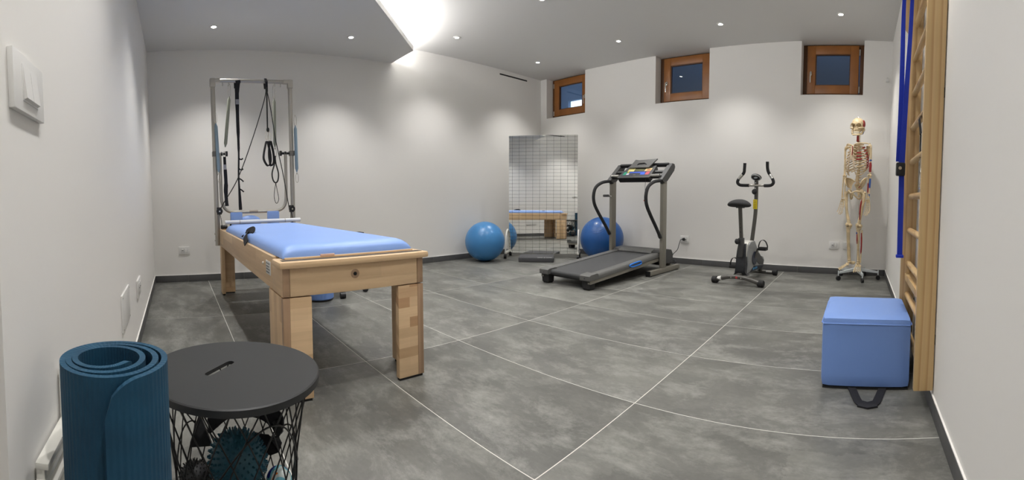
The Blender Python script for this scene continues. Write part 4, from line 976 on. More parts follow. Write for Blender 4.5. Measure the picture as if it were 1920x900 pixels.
for sx in (-1, 1):
    L_ = sx > 0
    bone('collarbone', [(sx*.014, -.066, 1.452), (sx*.055, -.072, 1.466), (sx*.105, -.030, 1.474), (sx*.150, .012, 1.470)], [.0075, .006, .006, .008])
    m = MB(); A = [(sx*.070, .085, 1.455), (sx*.150, .045, 1.450), (sx*.135, .065, 1.400), (sx*.085, .100, 1.300), (sx*.062, .100, 1.34)]
    for k, p in enumerate(A):
        q = A[(k+1) % len(A)]; m.tube([p, q], .0055, 8)
    m.add(A, [(0, 1, 2, 3, 4)]); m.add([(p[0], p[1]+.004, p[2]) for p in A], [(4, 3, 2, 1, 0)])
    m.tube([(sx*.065, .100, 1.44), (sx*.12, .075, 1.462), (sx*.158, .022, 1.474)], .0065, 8); m.sph((sx*.150, .030, 1.446), .014, 10, 8)
    m.build('shoulder_blade', BONE, SK, ang=50)
    X = sx*.172
    h = bone('upper_arm_bone', [(X-sx*.006, .022, 1.445), (X+sx*.004, .020, 1.415), (X+sx*.006, .022, 1.28), (X+sx*.004, .020, 1.17), (X+sx*.002, .018, 1.135)], [.017, .012, .0092, .011, .015],
             extra=[((X-sx*.010, .022, 1.443), .021), ((X-.014, .018, 1.133), .013), ((X+.015, .018, 1.133), .013)])
    fa = bone('forearm_bone', [(X-sx*.012, .018, 1.118), (X-sx*.012, .014, 1.02), (X-sx*.014, .006, .895)], [.014, .0072, .0075], k=6)
    fb = bone('forearm_bone', [(X+sx*.012, .014, 1.120), (X+sx*.014, .006, 1.00), (X+sx*.010, -.002, .890)], [.010, .0068, .0115], k=6)
    if L_:
        MB().tube([(X+.005, .020, 1.30), (X+.006, .020, 1.285)], .013, 10).build('muscle_mark', BLUEM, h)
        MB().tube([(X+.005, .020, 1.27), (X+.006, .019, 1.24), (X+.004, .018, 1.17)], [.011, .0155, .013], 10).build('muscle_mark', REDM, h)
        MB().tube([(X+.013, .013, 1.10), (X+.014, .009, 1.06), (X+.014, .006, 1.00)], [.010, .0115, .009], 8).build('muscle_mark', BLUEM, fb)
        MB().tube([(X-.012, .016, 1.09), (X-.012, .014, 1.02), (X-.013, .010, .95)], [.008, .0095, .008], 8).build('muscle_mark', REDM, fa)
        MB().tube([(X+.012, .002, .935), (X+.011, .000, .91)], .0105, 8).build('muscle_mark', BLUEM, fb)
    # hand: carpals, five rays of metacarpals and phalanges
    m = MB()
    for q in range(8):
        m.sph((X + sx*(-.018 + .012*(q % 4)), -.002 + .004*(q//4), .876 - .013*(q//4)), .0075, 8, 6)
    wr = m.build('wrist_bones', BONE, SK, ang=70)
    for f in range(5):
        th = f == 0
        bx = X - sx*(.020 - .0115*f); spx = -sx*(.018 - .009*f)
        if th:
            ps = [(X-sx*.020, -.010, .866), (X-sx*.036, -.026, .835), (X-sx*.044, -.036, .806), (X-sx*.048, -.042, .784)]
        else:
            ln = [0, .155, .165, .157, .135][f]
            ps = [(bx, -.004, .862), (bx+spx*.6, -.008, .862-ln*.38), (bx+spx*.9, -.016, .862-ln*.66), (bx+spx*1.05, -.028, .862-ln*.85), (bx+spx*1.1, -.040, .862-ln*.97)]
        fo = None
        for a, b in zip(ps, ps[1:]):
            d = Vector(b)-Vector(a); a2 = Vector(a)+d*.05; b2 = Vector(b)-d*.05
            mm = MB(); mm.tube([a2, a2+(b2-a2)*.15, a2+(b2-a2)*.5, a2+(b2-a2)*.85, b2], [.0052, .0048, .0032, .0045, .0048], 8)
            mm.build('finger_bone', BONE, SK if fo is None else SK, ang=70)
# pelvis
for sx in (-1, 1):
    m = MB(); nu, nv = 14, 8; vs = []; fs = []
    for layer in (0, 1):
        for i in range(nu+1):
            a = math.radians(-35 + 190*i/nu)              # around the crest, front to back
            for j in range(nv+1):
                v = j/nv
                cxp, cyp, czp = sx*.066, .015, .985
                tx = sx*(.105 + .030*math.sin(a)*1.0 - .055*max(0, -math.cos(a))); ty = -.062*math.cos(a) + .016; tz = 1.045 + .062*math.sin(a)**1 * (1 if a > 0 else .6)
                b_ = v**.85
                x = cxp + (tx-cxp)*b_; y = cyp + (ty-cyp)*b_*1.0 ; z = czp + (tz-czp)*b_
                bow = .018*math.sin(v*PI); x += sx*bow*.9
                vs.append((x + sx*layer*.005, y, z))
    W_ = nv+1; N1 = (nu+1)*W_
    for i in range(nu):
        for j in range(nv):
            q = (i*W_+j, (i+1)*W_+j, (i+1)*W_+j+1, i*W_+j+1); fs.append(q); fs.append(tuple(N1+k for k in q[::-1]))
    for i in range(nu): fs.append((i*W_+nv, (i+1)*W_+nv, N1+(i+1)*W_+nv, N1+i*W_+nv))
    m.add(vs, fs); crest = [Vector(vs[i*W_+nv]) for i in range(nu+1)]; m.tube(crest, .0075, 8)
    m.sph((sx*.082, .005, .958), (.026, .026, .028), 14, 10)
    m.tube(bez([(sx*.075, -.005, .955), (sx*.045, -.052, .962), (sx*.012, -.066, .945)], 4), [.012]*4+[.008]*4+[.010], 8)
    m.tube(bez([(sx*.012, -.066, .940), (sx*.030, -.050, .915), (sx*.052, -.010, .885), (sx*.062, .020, .895), (sx*.070, .022, .940)], 4), [.009]*4+[.008]*4+[.013]*4+[.012]*4+[.012], 8)
    pv = m.build('hip_bone', BONE, SK, ang=60)
    if sx > 0:
        MB().tube(bez([(.060, -.020, 1.00), (.105, -.030, 1.035), (.125, -.015, 1.075)], 4), [.006]*4+[.014]*4+[.007], 8, sy=.5).build('muscle_mark', REDM, pv)
m = MB(); m.tube(bez([(0, .040, 1.040), (0, .058, 1.000), (0, .070, .960), (0, .058, .925), (0, .045, .905)], 4), [.048]*2+[.044]*2+[.038]*4+[.022]*4+[.010]*4+[.006], 12, sy=.35, up=(0, 1, 0)); m.build('sacrum', BONE, SK, ang=60)
MB().cyl((-.010, -.068, .943), (.010, -.068, .943), .011, n=10).build('pubic_joint', BONED, SK)
# legs; the right foot is turned outward, the left points ahead
for sx in (-1, 1):
    H_ = Vector((sx*.082, -.004, .958))
    K = Vector((sx*.070, -.010, .578)); AK = Vector((sx*.062, .012, .205))
    fm = bone('thigh_bone', [H_, H_+Vector((sx*.030, -.004, -.018)), H_+Vector((sx*.040, 0, -.050)), Vector((sx*.104, -.012, .76)), K+Vector((sx*.004, 0, .055)), K+Vector((0, 0, .018))], [.014, .0145, .019, .0148, .019, .028],
              extra=[(H_, .023), (H_+Vector((sx*.046, .004, -.012)), .017), (K+Vector((-.019, .006, .012)), (.019, .026, .021)), (K+Vector((.019, .006, .012)), (.019, .026, .021))])
    MB().sph(tuple(K + Vector((0, -.034, .022))), (.019, .009, .021), 14, 8).build('kneecap', BONE, SK, ang=70)
    ti = bone('shin_bone', [K+Vector((0, 0, -.012)), K+Vector((0, -.004, -.045)), (K+AK)/2+Vector((0, -.006, 0)), AK+Vector((0, 0, .03)), AK], [.031, .020, .0138, .0138, .018], extra=[(K+Vector((-.015, 0, -.016)), (.019, .022, .011)), (K+Vector((.015, 0, -.016)), (.019, .022, .011))])
    fi = bone('calf_bone', [K+Vector((sx*.033, .014, -.030)), (K+AK)/2+Vector((sx*.034, .012, 0)), AK+Vector((sx*.022, .006, -.012))], [.009, .0058, .009], k=6)
    if sx > 0:
        MB().tube(bez([H_+Vector((.030, -.014, -.07)), Vector((.098, -.024, .80)), Vector((.092, -.022, .70)), Vector((.088, -.018, .655))], 4), [.006]*2+[.013]*6+[.010]*4+[.004], 8, sy=.8).build('muscle_mark', REDM, fm)
        MB().tube(bez([Vector((.062, -.028, .540)), Vector((.066, -.026, .48)), Vector((.064, -.024, .40))], 4), [.006]*2+[.010]*5+[.006]*2, 8, sy=.7).build('muscle_mark', REDM, ti)
        MB().tube([K+Vector((-.006, -.024, -.055)), K+Vector((-.006, -.024, -.070))], .008, 8).build('muscle_mark', BLUEM, ti)
        MB().tube(bez([K+Vector((.034, .006, -.06)), (K+AK)/2+Vector((.036, .004, 0)), AK+Vector((.026, .004, .06))], 4), [.006]*2+[.0085]*5+[.005]*2, 8).build('muscle_mark', REDM, fi)
    fa_ = math.radians(-26 if sx < 0 else 34)           # outward / ahead
    fmx = Matrix.Translation(AK + Vector((0, 0, 0))) @ Matrix.Rotation(fa_, 4, 'Z') @ Matrix.Rotation(math.radians(14), 4, 'X')
    m = MB(); m.sph((0, .0, -.018), (.020, .024, .016), 12, 8, fmx); m.tube([fmx @ Vector(p) for p in [(0, .010, -.03), (0, .045, -.042), (0, .062, -.040)]], [.016, .019, .012], 10); m.build('heel_bone', BONE, SK, ang=70)
    m = MB()
    for q in range(6): m.sph((-.020 + .0085*q + (.004 if q > 3 else 0), -.030 - .010*(q % 2), -.030 - .004*(q % 3)), .0105, 8, 6, fmx)
    m.build('ankle_bones', BONE, SK, ang=70)
    for f in range(5):
        x0 = -sx*(.022 - .011*f); x1 = -sx*(.034 - .0165*f)
        ln = [.062, .070, .066, .062, .056][f]; r_ = .0075 if f == 0 else .0045
        a = Vector((x0, -.042, -.034)); b = Vector((x1, -.042-ln, -.050)); c_ = Vector((x1*1.06, -.042-ln-(.030 if f == 0 else .022), -.056)); d_ = Vector((x1*1.08, -.042-ln-(.050 if f == 0 else .038), -.060))
        for p, q in ((a, b), (b, c_), (c_, d_)):
            d = q-p; MB().tube([fmx @ (p+d*u) for u in (.04, .2, .5, .8, .96)], [r_*1.15, r_, r_*.7, r_, r_*1.1], 8).build('foot_bone', BONE, SK, ang=70)
# stand
m = MB(); m.cyl((0, .072, .11), (0, .072, 1.02), .0085, n=14); m.tube([(0, .072, 1.00), (0, .066, 1.03)], .0085, 10); m.build('stand_pole', CHROME, SK)
hubl = Vector((0, .072, 0))
WHT = mat('white_grey_enamel', srgb(206, 212, 214), .35)
MB().lathe([(.022, .085), (.034, .085), (.034, .120), (.020, .140), (0, .140)], 20, Matrix.Translation(hubl)).build('stand_hub', WHT, SK)
for k in range(5):
    a = math.radians(213 + 38 + 72*k)
    c, s_ = math.cos(a), math.sin(a); e = hubl + Vector((.235*c, .235*s_, .082))
    st = MB(); p0 = hubl + Vector((.025*c, .025*s_, .108)); sd = Vector((-s_, c, 0))
    vs = []
    for P_, w_, h_ in ((p0, .020, .016), (e, .011, .009)):
        for u, v in ((-1, -1), (1, -1), (1, 1), (-1, 1)): vs.append(P_ + sd*u*w_ + Vector((0, 0, v*h_)))
    st.add(vs, [(0,1,2,3), (7,6,5,4), (0,4,5,1), (1,5,6,2), (2,6,7,3), (3,7,4,0)]); lg = st.build('stand_leg', WHT, SK, smooth=False)
    MB().cyl(e + Vector((0, 0, -.03)), e + Vector((0, 0, .022)), .007, n=10).build('castor_stem', WHT, lg)
    cp2 = e + Vector((0, 0, -.082+.024)); MB().cyl(cp2 - sd*.013, cp2 + sd*.013, .0245, n=20).build('castor', BLACKP, lg)

# ------------------------------------------------------------------ blue sitting box
t = thing('sitting_box', 'light blue upholstered cube seat with a black carry strap at its foot', 'box seat', (0, 0, 0))
m = MB()
bm = bmesh.new(); bmesh.ops.create_cube(bm, size=1)
x0, x1, y0, y1, z0, z1 = -.150, .258, 1.935, 2.398, .008, .328
for v in bm.verts: v.co = Vector(((x0+x1)/2 + v.co.x*(x1-x0), (y0+y1)/2 + v.co.y*(y1-y0), (z0+z1)/2 + v.co.z*(z1-z0)))
bmesh.ops.subdivide_edges(bm, edges=bm.edges[:], cuts=10, use_grid_fill=True)
for v in bm.verts:                                  # rounded, slightly stuffed
    c = Vector(((x0+x1)/2, (y0+y1)/2, (z0+z1)/2)); h_ = Vector(((x1-x0)/2, (y1-y0)/2, (z1-z0)/2)); d = v.co - c
    r = .022; inn = Vector((max(-h_.x+r, min(h_.x-r, d.x)), max(-h_.y+r, min(h_.y-r, d.y)), max(-h_.z+r, min(h_.z-r, d.z)))); o_ = d - inn
    if o_.length > 1e-6: d = inn + o_.normalized()*min(r, max(abs(o_.x), abs(o_.y), abs(o_.z)))
    puff = .007*math.cos(d.x/h_.x*PI/2)*math.cos(d.y/h_.y*PI/2)
    if d.z > h_.z-.03: d.z += puff
    v.co = c + d
m.bm(bm); m.build('upholstery', VINYLD, t, ang=60)
rr = [(x0+.010, y0+.001, z1-.030), ((x0+x1)/2, y0-.002, z1-.027), (x1-.010, y0+.001, z1-.030), (x1+.0005, y0+.02, z1-.030), (x1+.0005, y1-.02, z1-.030), (x1-.02, y1+.0005, z1-.03), (x0+.02, y1+.0005, z1-.03), (x0-.0005, y1-.02, z1-.03), (x0-.0005, y0+.02, z1-.03)]
MB().tube(rr, .0028, 6, closed=True).build('piping_seam', VINYLD, t)
MB().box((x0+.01, y0+.01, 0), (x1-.01, y1-.01, .009)).build('base_cover', BLACKR, t)
m = MB(); strap(m, bez([(-.012, 1.955, .010), (.000, 1.92, .004), (.012, 1.86, .004), (.030, 1.80, .004), (.062, 1.787, .004), (.094, 1.80, .004), (.112, 1.86, .004), (.126, 1.92, .004), (.136, 1.955, .010)], 4), .036, .004, (1, .15, 0)); m.build('carry_strap', BLACKF, t)
m = MB(); strap(m, [(.030, 1.795, .004), (.062, 1.780, .0045), (.094, 1.795, .004)], .052, .007, (.0, 1, 0)); m.build('strap_grip', BLACKF, t)

# ------------------------------------------------------------------ wall bars
WB = thing('wall_bars', 'pine wall bars with round rungs fixed to the right wall', 'wall bars', (0, 0, 0))
YA, YZ = 1.745, 2.405
m = MB(); m.bbox((.243, YA-.026, .092), (XR-.004, YA, 2.42), .003); m.build('side_post', PINE, WB)
m = MB(); m.bbox((.243, YZ, .092), (XR-.004, YZ+.026, 2.42), .003); m.build('side_post', PINE, WB)
for y in (YA-.026, YZ):
    m = MB(); m.prism([(.2445, 1.785), (.205, 1.833), (.205, 2.35), (.225, 2.42), (.2445, 2.42)], y+.0005, y+.0255, 'y'); m.build('head_block', PINE, WB)
zr = [.155, .342, .516, .700, .889, 1.080, 1.266, 1.455, 1.645, 1.835, 2.02, 2.20]
for k, z in enumerate(zr):
    MB().cyl((.286, YA-.002, z), (.286, YZ+.002, z), .0165, n=18).build('rung', RUNGM, WB)
for z in (2.0, 2.30): MB().cyl((.226, YA-.002, z), (.226, YZ+.002, z), .0165, n=18).build('rung', RUNGM, WB)
MB().bbox((.268, YA, .425), (.312, YZ, .462), .003).build('cross_rail', PINE, WB)
MB().bbox((.30, YA, .03+.09), (XR-.003, YA+.02, .16), .002).build('wall_bracket', BLACKP, WB)
for y in (YA-.013, YZ+.013):
    for z in (.30, 1.3, 2.2): MB().bbox((XR-.006, y-.010, z-.02), (XR-.0005, y+.010, z+.02), .001).build('wall_bracket', BLACKP, WB)
# blue belt hanging from the protruding top rung
t = thing('yoga_strap', 'long royal blue webbing strap with black buckle hanging from the wall bars', 'strap', (.215, 2.30, 2.0))
m = MB(); strap(m, bez([(-.012, -.000, .015), (-.014, .004, -.20), (-.010, .006, -.60), (-.012, .008, -.93)], 5), [.018 + .001*min(16, q) for q in range(16)], .0025, (1, .25, 0)); m.build('webbing_front', BLUESTRAP, t)
m = MB(); strap(m, bez([(.026, -.035, .02), (.022, -.030, -.25), (.012, -.012, -.60), (.004, .0, -.95)], 5), [.018 + .001*min(16, q) for q in range(16)], .0025, (1, .35, 0)); m.build('webbing_back', BLUESTRAP, t)
m = MB(); strap(m, bez([(.002, .006, -.93), (.006, .006, -1.05), (.008, .006, -1.25), (.010, .006, -1.425)], 4), .030, .0025, (1, .25, 0)); m.build('webbing_tail', BLUESTRAP, t)
m = MB(); strap(m, bez([(-.012, .0, .012), (-.008, -.004, .030), (.006, -.012, .036), (.022, -.028, .030), (.027, -.035, .012)], 3), .036, .003, (.3, 1, 0)); m.build('webbing_loop', BLUESTRAP, t)
m = MB(); m.bbox((-.026, -.018, -1.005), (.022, .030, -.935), .008); bu = m.build('buckle', BLACKP, t)
MB().cyl((-.006, -.020, -.965), (-.006, -.0175, -.965), .009, n=14).build('buckle_button', CHROME, bu)
MB().bbox((-.010, -.012, -1.44), (.030, .024, -1.425), .003).build('folded_end', BLUESTRAP, t)
# black strap with carabiner further inside the bars
t = thing('carabiner_strap', 'short black strap with chrome carabiner hanging inside the wall bars', 'strap', (.286, 2.02, 1.266))
m = MB(); strap(m, [(.02, 0, -.02), (.0, 0, .019), (-.02, 0, -.02), (-.014, 0, -.06), (-.010, 0, -.09)], .050, .003, (0, 1, 0)); m.build('webbing', BLACKF, t)
m = MB(); strap(m, [(-.010, 0, -.09), (-.010, 0, -.15), (-.008, 0, -.20)], [.03, .016, .026], .005, (.2, 1, 0)); m.build('webbing_neck', BLACKF, t)
m = MB(); m.tube([(-.008, -.014, -.205), (-.008, .014, -.205), (-.006, 0, -.265)], .0025, 6, closed=True); carabiner(m, (-.006, 0, -.250), .095, .017, .0032); m.build('carabiner', CHROME, t)

# ------------------------------------------------------------------ rolled mat
t = thing('rolled_exercise_mat', 'thick teal blue exercise mat rolled up and standing on end by the near wall', 'mat', (-.700, -.115, 0))
Rm = .0955; TH = .0098; HM = .600
def sp(th):                                        # centre line of the roll; outer end at th=0
    k = th/(2*PI)
    r = Rm - TH/2 - .0128*k - (.002*max(0, k-1)**1.5)
    if k < .16: r += .006*(1 - k/.16)**1.5
    return r, Vector((-.003*max(0, k-1), -.0062*max(0, k-1)))
th0 = math.radians(2); NT = 190; turns = 3.3
m = MB(); vs = []; fs = []
NZ = 26
for i in range(NT+1):
    th = turns*2*PI*i/NT; r, off = sp(th); a = th0 + th
    rag = .0006*math.sin(i*1.7)
    c = Vector((math.cos(a), math.sin(a), 0)); base = Vector((off.x, off.y, 0))
    L0 = th*Rm; rc = .055                          # rounded corners at the outer end
    cut = rc - math.sqrt(max(0, rc*rc - (rc-L0)**2)) if L0 < rc else 0
    le = (turns*2*PI - th)*.04; cut2 = .04 - math.sqrt(max(0, .0016 - (.04-le)**2)) if le < .04 else 0
    cut = max(cut, cut2)
    rib = .0006*math.cos(i*PI) * 0
    for rr_ in (r+TH/2, r-TH/2):
        for j in range(NZ+1): vs.append(base + c*rr_ + Vector((0, 0, cut + (HM - 2*cut)*j/NZ)))
W_ = (NZ+1)*2
for i in range(NT):
    for j in range(NZ):
        a, b = i*W_+j, (i+1)*W_+j
        fs.append((a, a+1, b+1, b)); fs.append((a+NZ+1, b+NZ+1, b+NZ+2, a+NZ+2))
    a, b = i*W_, (i+1)*W_
    fs.append((a+NZ, a+2*NZ+1, b+2*NZ+1, b+NZ)); fs.append((a, b, b+NZ+1, a+NZ+1))
for a in (0, NT*W_):
    for j in range(NZ): fs.append((a+j, a+j+1, a+NZ+2+j, a+NZ+1+j))
m.add(vs, fs)
def ribbed():
    mt = bpy.data.materials.new('ribbed_teal_foam'); mt.use_nodes = True; nt = mt.node_tree; L = nt.links.new; b = nt.nodes['Principled BSDF']
    tc = node(nt, 'ShaderNodeTexCoord'); sp_ = node(nt, 'ShaderNodeSeparateXYZ'); L(tc.outputs['Object'], sp_.inputs[0])
    at = node(nt, 'ShaderNodeMath', operation='ARCTAN2'); L(sp_.outputs[1], at.inputs[0]); L(sp_.outputs[0], at.inputs[1])
    mu = node(nt, 'ShaderNodeMath', operation='MULTIPLY'); L(at.outputs[0], mu.inputs[0]); mu.inputs[1].default_value = 62
    si = node(nt, 'ShaderNodeMath', operation='SINE'); L(mu.outputs[0], si.inputs[0])
    n1 = node(nt, 'ShaderNodeTexNoise', i_Scale=420.0, i_Detail=3.0); L(tc.outputs['Object'], n1.inputs['Vector'])
    n2 = node(nt, 'ShaderNodeTexNoise', i_Scale=14.0, i_Detail=4.0); L(tc.outputs['Object'], n2.inputs['Vector'])
    h = node(nt, 'ShaderNodeMath', operation='ADD'); L(si.outputs[0], h.inputs[0]); L(n1.outputs['Fac'], h.inputs[1])
    bp = node(nt, 'ShaderNodeBump'); bp.inputs['Strength'].default_value = .35; bp.inputs['Distance'].default_value = .0012; L(h.outputs[0], bp.inputs['Height']); L(bp.outputs[0], b.inputs['Normal'])
    c = ramp(nt, n2.outputs['Fac'], [(.3, srgb(4, 58, 84)), (.7, srgb(10, 72, 100))]); L(c, b.inputs['Base Color']); b.inputs['Roughness'].default_value = .75
    return mt
m.build('foam_roll', ribbed(), t, ang=40)

# ------------------------------------------------------------------ round side table with wire basket
TB = thing('storage_side_table', 'round black side table with slotted lid on a criss-cross wire basket', 'side table', (-1.095, .130, 0))
m = MB(); RT = .221
# lid with a real slot: ring of quads between slot outline and rim
sa = math.radians(137); N_ = 72; slot_pts = []; rim = []
def slot_out(a):                                   # stadium outline, half length .042, half width .0105
    d = Vector((math.cos(a), math.sin(a))); hl, hw = .0460, .0105
    best = None
    for k in range(400):
        r = k*.00025; x, y = d.x*r, d.y*r
        dx = max(0, abs(x)-hl)
        if dx*dx + y*y > hw*hw: best = r; break
    return d*best
ctr = Vector((-.014, -.031, 0))
for k in range(N_):
    a = 2*PI*k/N_; p = slot_out(a); R_ = Matrix.Rotation(sa, 2); q = R_ @ p; dq = (R_ @ Vector((math.cos(a), math.sin(a))))
    slot_pts.append(Vector((q.x, q.y, 0)) + ctr); A_ = math.atan2(dq.y, dq.x); rim.append(Vector((RT*math.cos(A_), RT*math.sin(A_), 0)))
vs = []
for k in range(N_):
    s_, r_ = slot_pts[k], rim[k]
    vs += [s_ + Vector((0,0,.410)), s_ + Vector((0,0,.4195)), r_*.985 + Vector((0,0,.4200)), r_ + Vector((0,0,.4175)), r_ + Vector((0,0,.4015)), r_*.985 + Vector((0,0,.400)), r_*.96 + Vector((0,0,.400)), r_*.955 + Vector((0,0,.410))]
fs = []
for k in range(N_):
    a, b = k*8, ((k+1) % N_)*8
    for j in range(8): fs.append((a+j, a+(j+1) % 8, b+(j+1) % 8, b+j))
m.add(vs, fs); m.build('lid', TABLEM, TB, ang=30)
RTOP, RBOT, ZT = .192, .150, .392
for r_, z_ in ((RTOP, ZT), (RBOT, .006)):
    MB().tube([(r_*math.cos(a*PI/30), r_*math.sin(a*PI/30), z_) for a in range(60)], .0035, 8, closed=True).build('ring_wire', WIREM, TB)
MB().tube([(.1715*math.cos(a*PI/30), .1715*math.sin(a*PI/30), .20) for a in range(60)], .0022, 6, closed=True).build('ring_wire', WIREM, TB) if 0 else None
NW = 18
for fam, tw in ((1, .95), (-1, .95)):
    pts = []
    for q in range(15):
        u = q/14; r_ = RBOT + (RTOP-RBOT)*u - .012*math.sin(u*PI); a = fam*tw*(u-.5); pts.append((r_*math.cos(a), r_*math.sin(a), .006 + (ZT-.006)*u))
    me = None
    for k in range(NW):
        if me is None: o = MB().tube(pts, .0019, 6, caps=False).build('basket_wire', WIREM, TB); me = o.data
        else: o = bpy.data.objects.new('basket_wire', me); COL.objects.link(o); o.parent = TB
        o.rotation_euler = (0, 0, 2*PI*k/NW + (.06 if fam > 0 else 0))
pts = []
for q in range(97):
    a = 2*PI*q/96; u = .68 + .22*math.sin(3*a+.6); r_ = RBOT + (RTOP-RBOT)*u - .012*math.sin(u*PI) + .003; pts.append((r_*math.cos(a), r_*math.sin(a), .006 + (ZT-.006)*u))
MB().tube(pts[:-1], .0021, 6, closed=True).build('wavy_wire', WIREM, TB)
pts = []
for q in range(97):
    a = 2*PI*q/96; u = .38 + .20*math.sin(3*a+2.4); r_ = RBOT + (RTOP-RBOT)*u - .012*math.sin(u*PI) + .003; pts.append((r_*math.cos(a), r_*math.sin(a), .006 + (ZT-.006)*u))
MB().tube(pts[:-1], .0021, 6, closed=True).build('wavy_wire', WIREM, TB)
MB().lathe([(0, .0065), (RBOT-.004, .0065), (RBOT-.004, .009), (0, .009)], 40).build('basket_floor', WIREM, TB)

# things kept in the basket
def spiky(name, label, c, r, mt, nsp=260, h=.008, sq=1.0):
    t = thing(name, label, 'massage ball', c)
    MB().sph((0, 0, 0), (r, r, r*sq), 40, 26).build('ball_core', mt, t, ang=80)
    m = MB()
    for k in range(nsp):
        z = 1 - 2*(k+.5)/nsp; a = k*2.39996; q = math.sqrt(1-z*z); d = Vector((q*math.cos(a), q*math.sin(a), z*sq))
        m.cyl(d*(r*.98), d*(r+h), r*.045, r*.028, n=5)
    m.build('spikes', mt, t, ang=30)['kind'] = 'stuff'
    return t
TEALS = mat('teal_rubber', srgb(34, 84, 100), .5); GREYS = mat('dark_grey_rubber', srgb(52, 52, 54), .6)
spiky('spiky_massage_ball', 'large teal spiky massage ball inside the wire basket', (-1.050, .130, .208), .068, TEALS, 300, .009)
spiky('spiky_massage_ball', 'dark grey spiky massage ball inside the wire basket beside the blue mat', (-1.088, .024, .150), .038, GREYS, 200, .006)
spiky('spiky_massage_ball', 'smaller teal spiky ball low in the wire basket', (-1.040, .085, .066), .050, TEALS, 200, .006)
t = thing('rubber_ball', 'plain dark rubber ball at the bottom of the wire basket', 'ball', (-1.040, .205, .064)); MB().sph((0, 0, 0), .054, 32, 20).build('ball_skin', GREYS, t, ang=80)
t = thing('printed_ball', 'small glossy play ball printed in blue, orange and green, low in the basket', 'play ball', (-1.022, .228, .160))
def playball():
    mt = bpy.data.materials.new('printed_ball_skin'); mt.use_nodes = True; nt = mt.node_tree; b = nt.nodes['Principled BSDF']
    tc = node(nt, 'ShaderNodeTexCoord'); v = node(nt, 'ShaderNodeTexNoise', i_Scale=16.0, i_Detail=1.0, i_Distortion=.8); nt.links.new(tc.outputs['Object'], v.inputs['Vector'])
    c = ramp(nt, v.outputs['Fac'], [(.30, srgb(34, 44, 140)), (.40, srgb(120, 190, 206)), (.50, srgb(210, 220, 216)), (.56, srgb(214, 110, 36)), (.62, srgb(140, 180, 70)), (.72, srgb(150, 60, 120))])
    nt.nodes[-1].color_ramp.interpolation = 'CONSTANT' if hasattr(nt.nodes[-1], 'color_ramp') else 'LINEAR'
    nt.links.new(c, b.inputs['Base Color']); b.inputs['Roughness'].default_value = .2; return mt
MB().sph((0, 0, 0), .032, 32, 20).build('ball_skin', playball(), t, ang=80)
t = thing('resistance_band', 'black fabric band bundled in the basket behind the teal ball', 'exercise band', (-1.175, .185, .235))
m = MB(); strap(m, bez([(.06, -.12, .03), (.02, -.07, .045), (-.02, -.02, .035), (.02, .03, .040), (.05, .065, .015), (.07, .05, -.03), (.03, .0, -.04)], 5), .05, .005, (0, .3, 1)); m.build('band', BLACKF, t)
m = MB(); m.tube(bez([(.05, .06, .02), (.07, .068, .005), (.085, .062, .012)], 4), .009, 8); m.build('band_handle', BLACKP, t)
t = thing('foam_wedge', 'dark grey pointed foam piece sticking up at the back of the basket', 'foam piece', (-1.165, .045, .19))
MB().prism([(-.03, 0), (.03, 0), (.0, .085)], -.012, .012, 'x').build('wedge_body', GREYS, t)

# ------------------------------------------------------------------ switches and sockets
def plate(name, label, cat, loc, rz, w, h, d=.009, kind='socket', grp=None):
    t = thing(name, label, cat, loc, rz, grp)      # local: x right, -y into the room
    m = MB(); m.bbox((-w/2, -d, -h/2), (w/2, 0, h/2), .002); m.build('cover_plate', WHITE, t)
    return t
def module(t, x0, x1, z0, z1, d, holes):
    MB().box((x0-.0012, -d-.0006, z0-.0012), (x1+.0012, -d+.0002, z1+.0012)).build('painted_shadow_rim', DARKG, t, smooth=False)  # dark grey rim paints the shadow edge around the insert
    m = MB(); m.bbox((x0, -d-.003, z0), (x1, -d+.001, z1), .0012); mo = m.build('insert', WHITE, t)
    if holes:
        cx_ = (x0+x1)/2; cz = (z0+z1)/2
        for dx in (-.0065, 0, .0065): MB().cyl((cx_+dx, -d-.0045, cz), (cx_+dx, -d+.0, cz), .0036, n=10).build('contact_hole', SLOTD, mo)
    return mo
t = plate('wall_socket', 'small white wall socket on the left wall behind the reformer', 'wall socket', (XL, .073, .339), PI/2, .115, .082)
module(t, -.034, -.002, -.022, .022, .009, True); module(t, .002, .034, -.022, .022, .009, False)
bwp = lambda x, off=0: (x, yb(x)-off, 0)
t = plate('wall_socket', 'white wall socket with a black plug in it beside the treadmill', 'wall socket', (-2.157, yb(-2.157), .318), AB, .120, .090)
module(t, -.034, -.002, -.022, .022, .009, False); module(t, .002, .034, -.022, .022, .009, True)
t = plate('wall_socket', 'white wall socket left of the skeleton feet, fully in view', 'wall socket', (-.2745, yb(-.2745), .340), AB, .115, .086)
module(t, -.034, -.002, -.022, .022, .009, True); module(t, .002, .034, -.022, .022, .009, False)
t = plate('wall_socket', 'white wall socket partly hidden behind the skeleton right shin', 'wall socket', (-.113, yb(-.113), .340), AB, .115, .086)
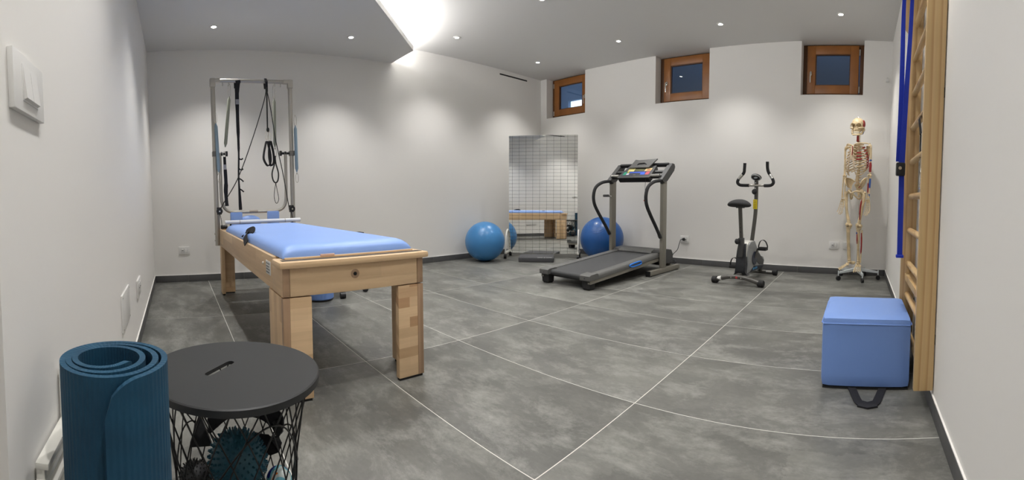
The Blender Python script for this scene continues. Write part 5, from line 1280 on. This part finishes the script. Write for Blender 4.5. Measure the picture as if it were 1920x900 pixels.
module(t, -.034, -.002, -.022, .022, .009, False); module(t, .002, .034, -.022, .022, .009, False)
t = plate('wall_socket', 'white wall socket near the floor of the near wall, beyond the blank cover', 'wall socket', (-2.69, YN, .340), PI, .21, .105, .010)
module(t, -.06, -.004, -.03, .03, .010, True); module(t, .004, .06, -.03, .03, .010, True)
t = plate('junction_cover', 'blank white rectangular junction cover low on the near wall', 'wall cover', (-2.01, YN, .372), PI, .285, .165, .008)
for sx in (-1, 1):
    for sz in (-1, 1): MB().cyl((sx*.128, -.0095, sz*.070), (sx*.128, -.007, sz*.070), .004, n=8).build('screw_cap', STEEL, t)
t = plate('light_switch', 'white double light switch at the far left of the view', 'light switch', (-.728, YN, 1.063), PI, .158, .098, .011)
for x0, x1 in ((-.036, -.001), (.001, .036)):
    m = MB(); m.prism([(-.0115, -.028), (-.018, -.026), (-.0125, .028), (-.0105, .028)], x0, x1, 'x'); m.build('rocker', WHITE, t)
MB().box((.0745, -.008, -.006), (.0756, -.003, .008)).build('release_notch', SLOTD, t)
m = MB(); m.bbox((-.040, -.0125, -.031), (.040, -.010, .031), .001); m.build('inner_frame', WHITE, t)
t = plate('wall_sensor', 'tiny white wall sensor high beside the right window near the corner', 'sensor', (.275, yb(.275), 2.24), AB, .036, .030, .014)
m = MB(); m.tube(bez([(-.012, -.008, .015), (-.004, -.006, .034), (.012, -.006, .036), (.016, -.006, .012)], 4), .0022, 6); m.build('sensor_cable', WHITE, t)
# white slatted rack leaning low against the near wall beside the mat
t = thing('slatted_rack', 'low white slatted rack against the near wall behind the rolled mat', 'rack', (-.775, YN, -.0))
for x in (-.085,):
    MB().bbox((x-.008, .004, 0), (x+.008, .024, .52), .003).build('upright', WHITEM, t)
MB().bbox((.075, .004, 0), (.087, .020, .420), .003).build('upright', WHITEM, t)
for z, d_ in ((.415, .024), (.385, .018), (.345, .018), (.30, .018), (.24, .018), (.18, .018)):
    MB().bbox((-.078, .004, z-.006), (.090, .004+d_, z+.006), .0025).build('slat', WHITEM, t)
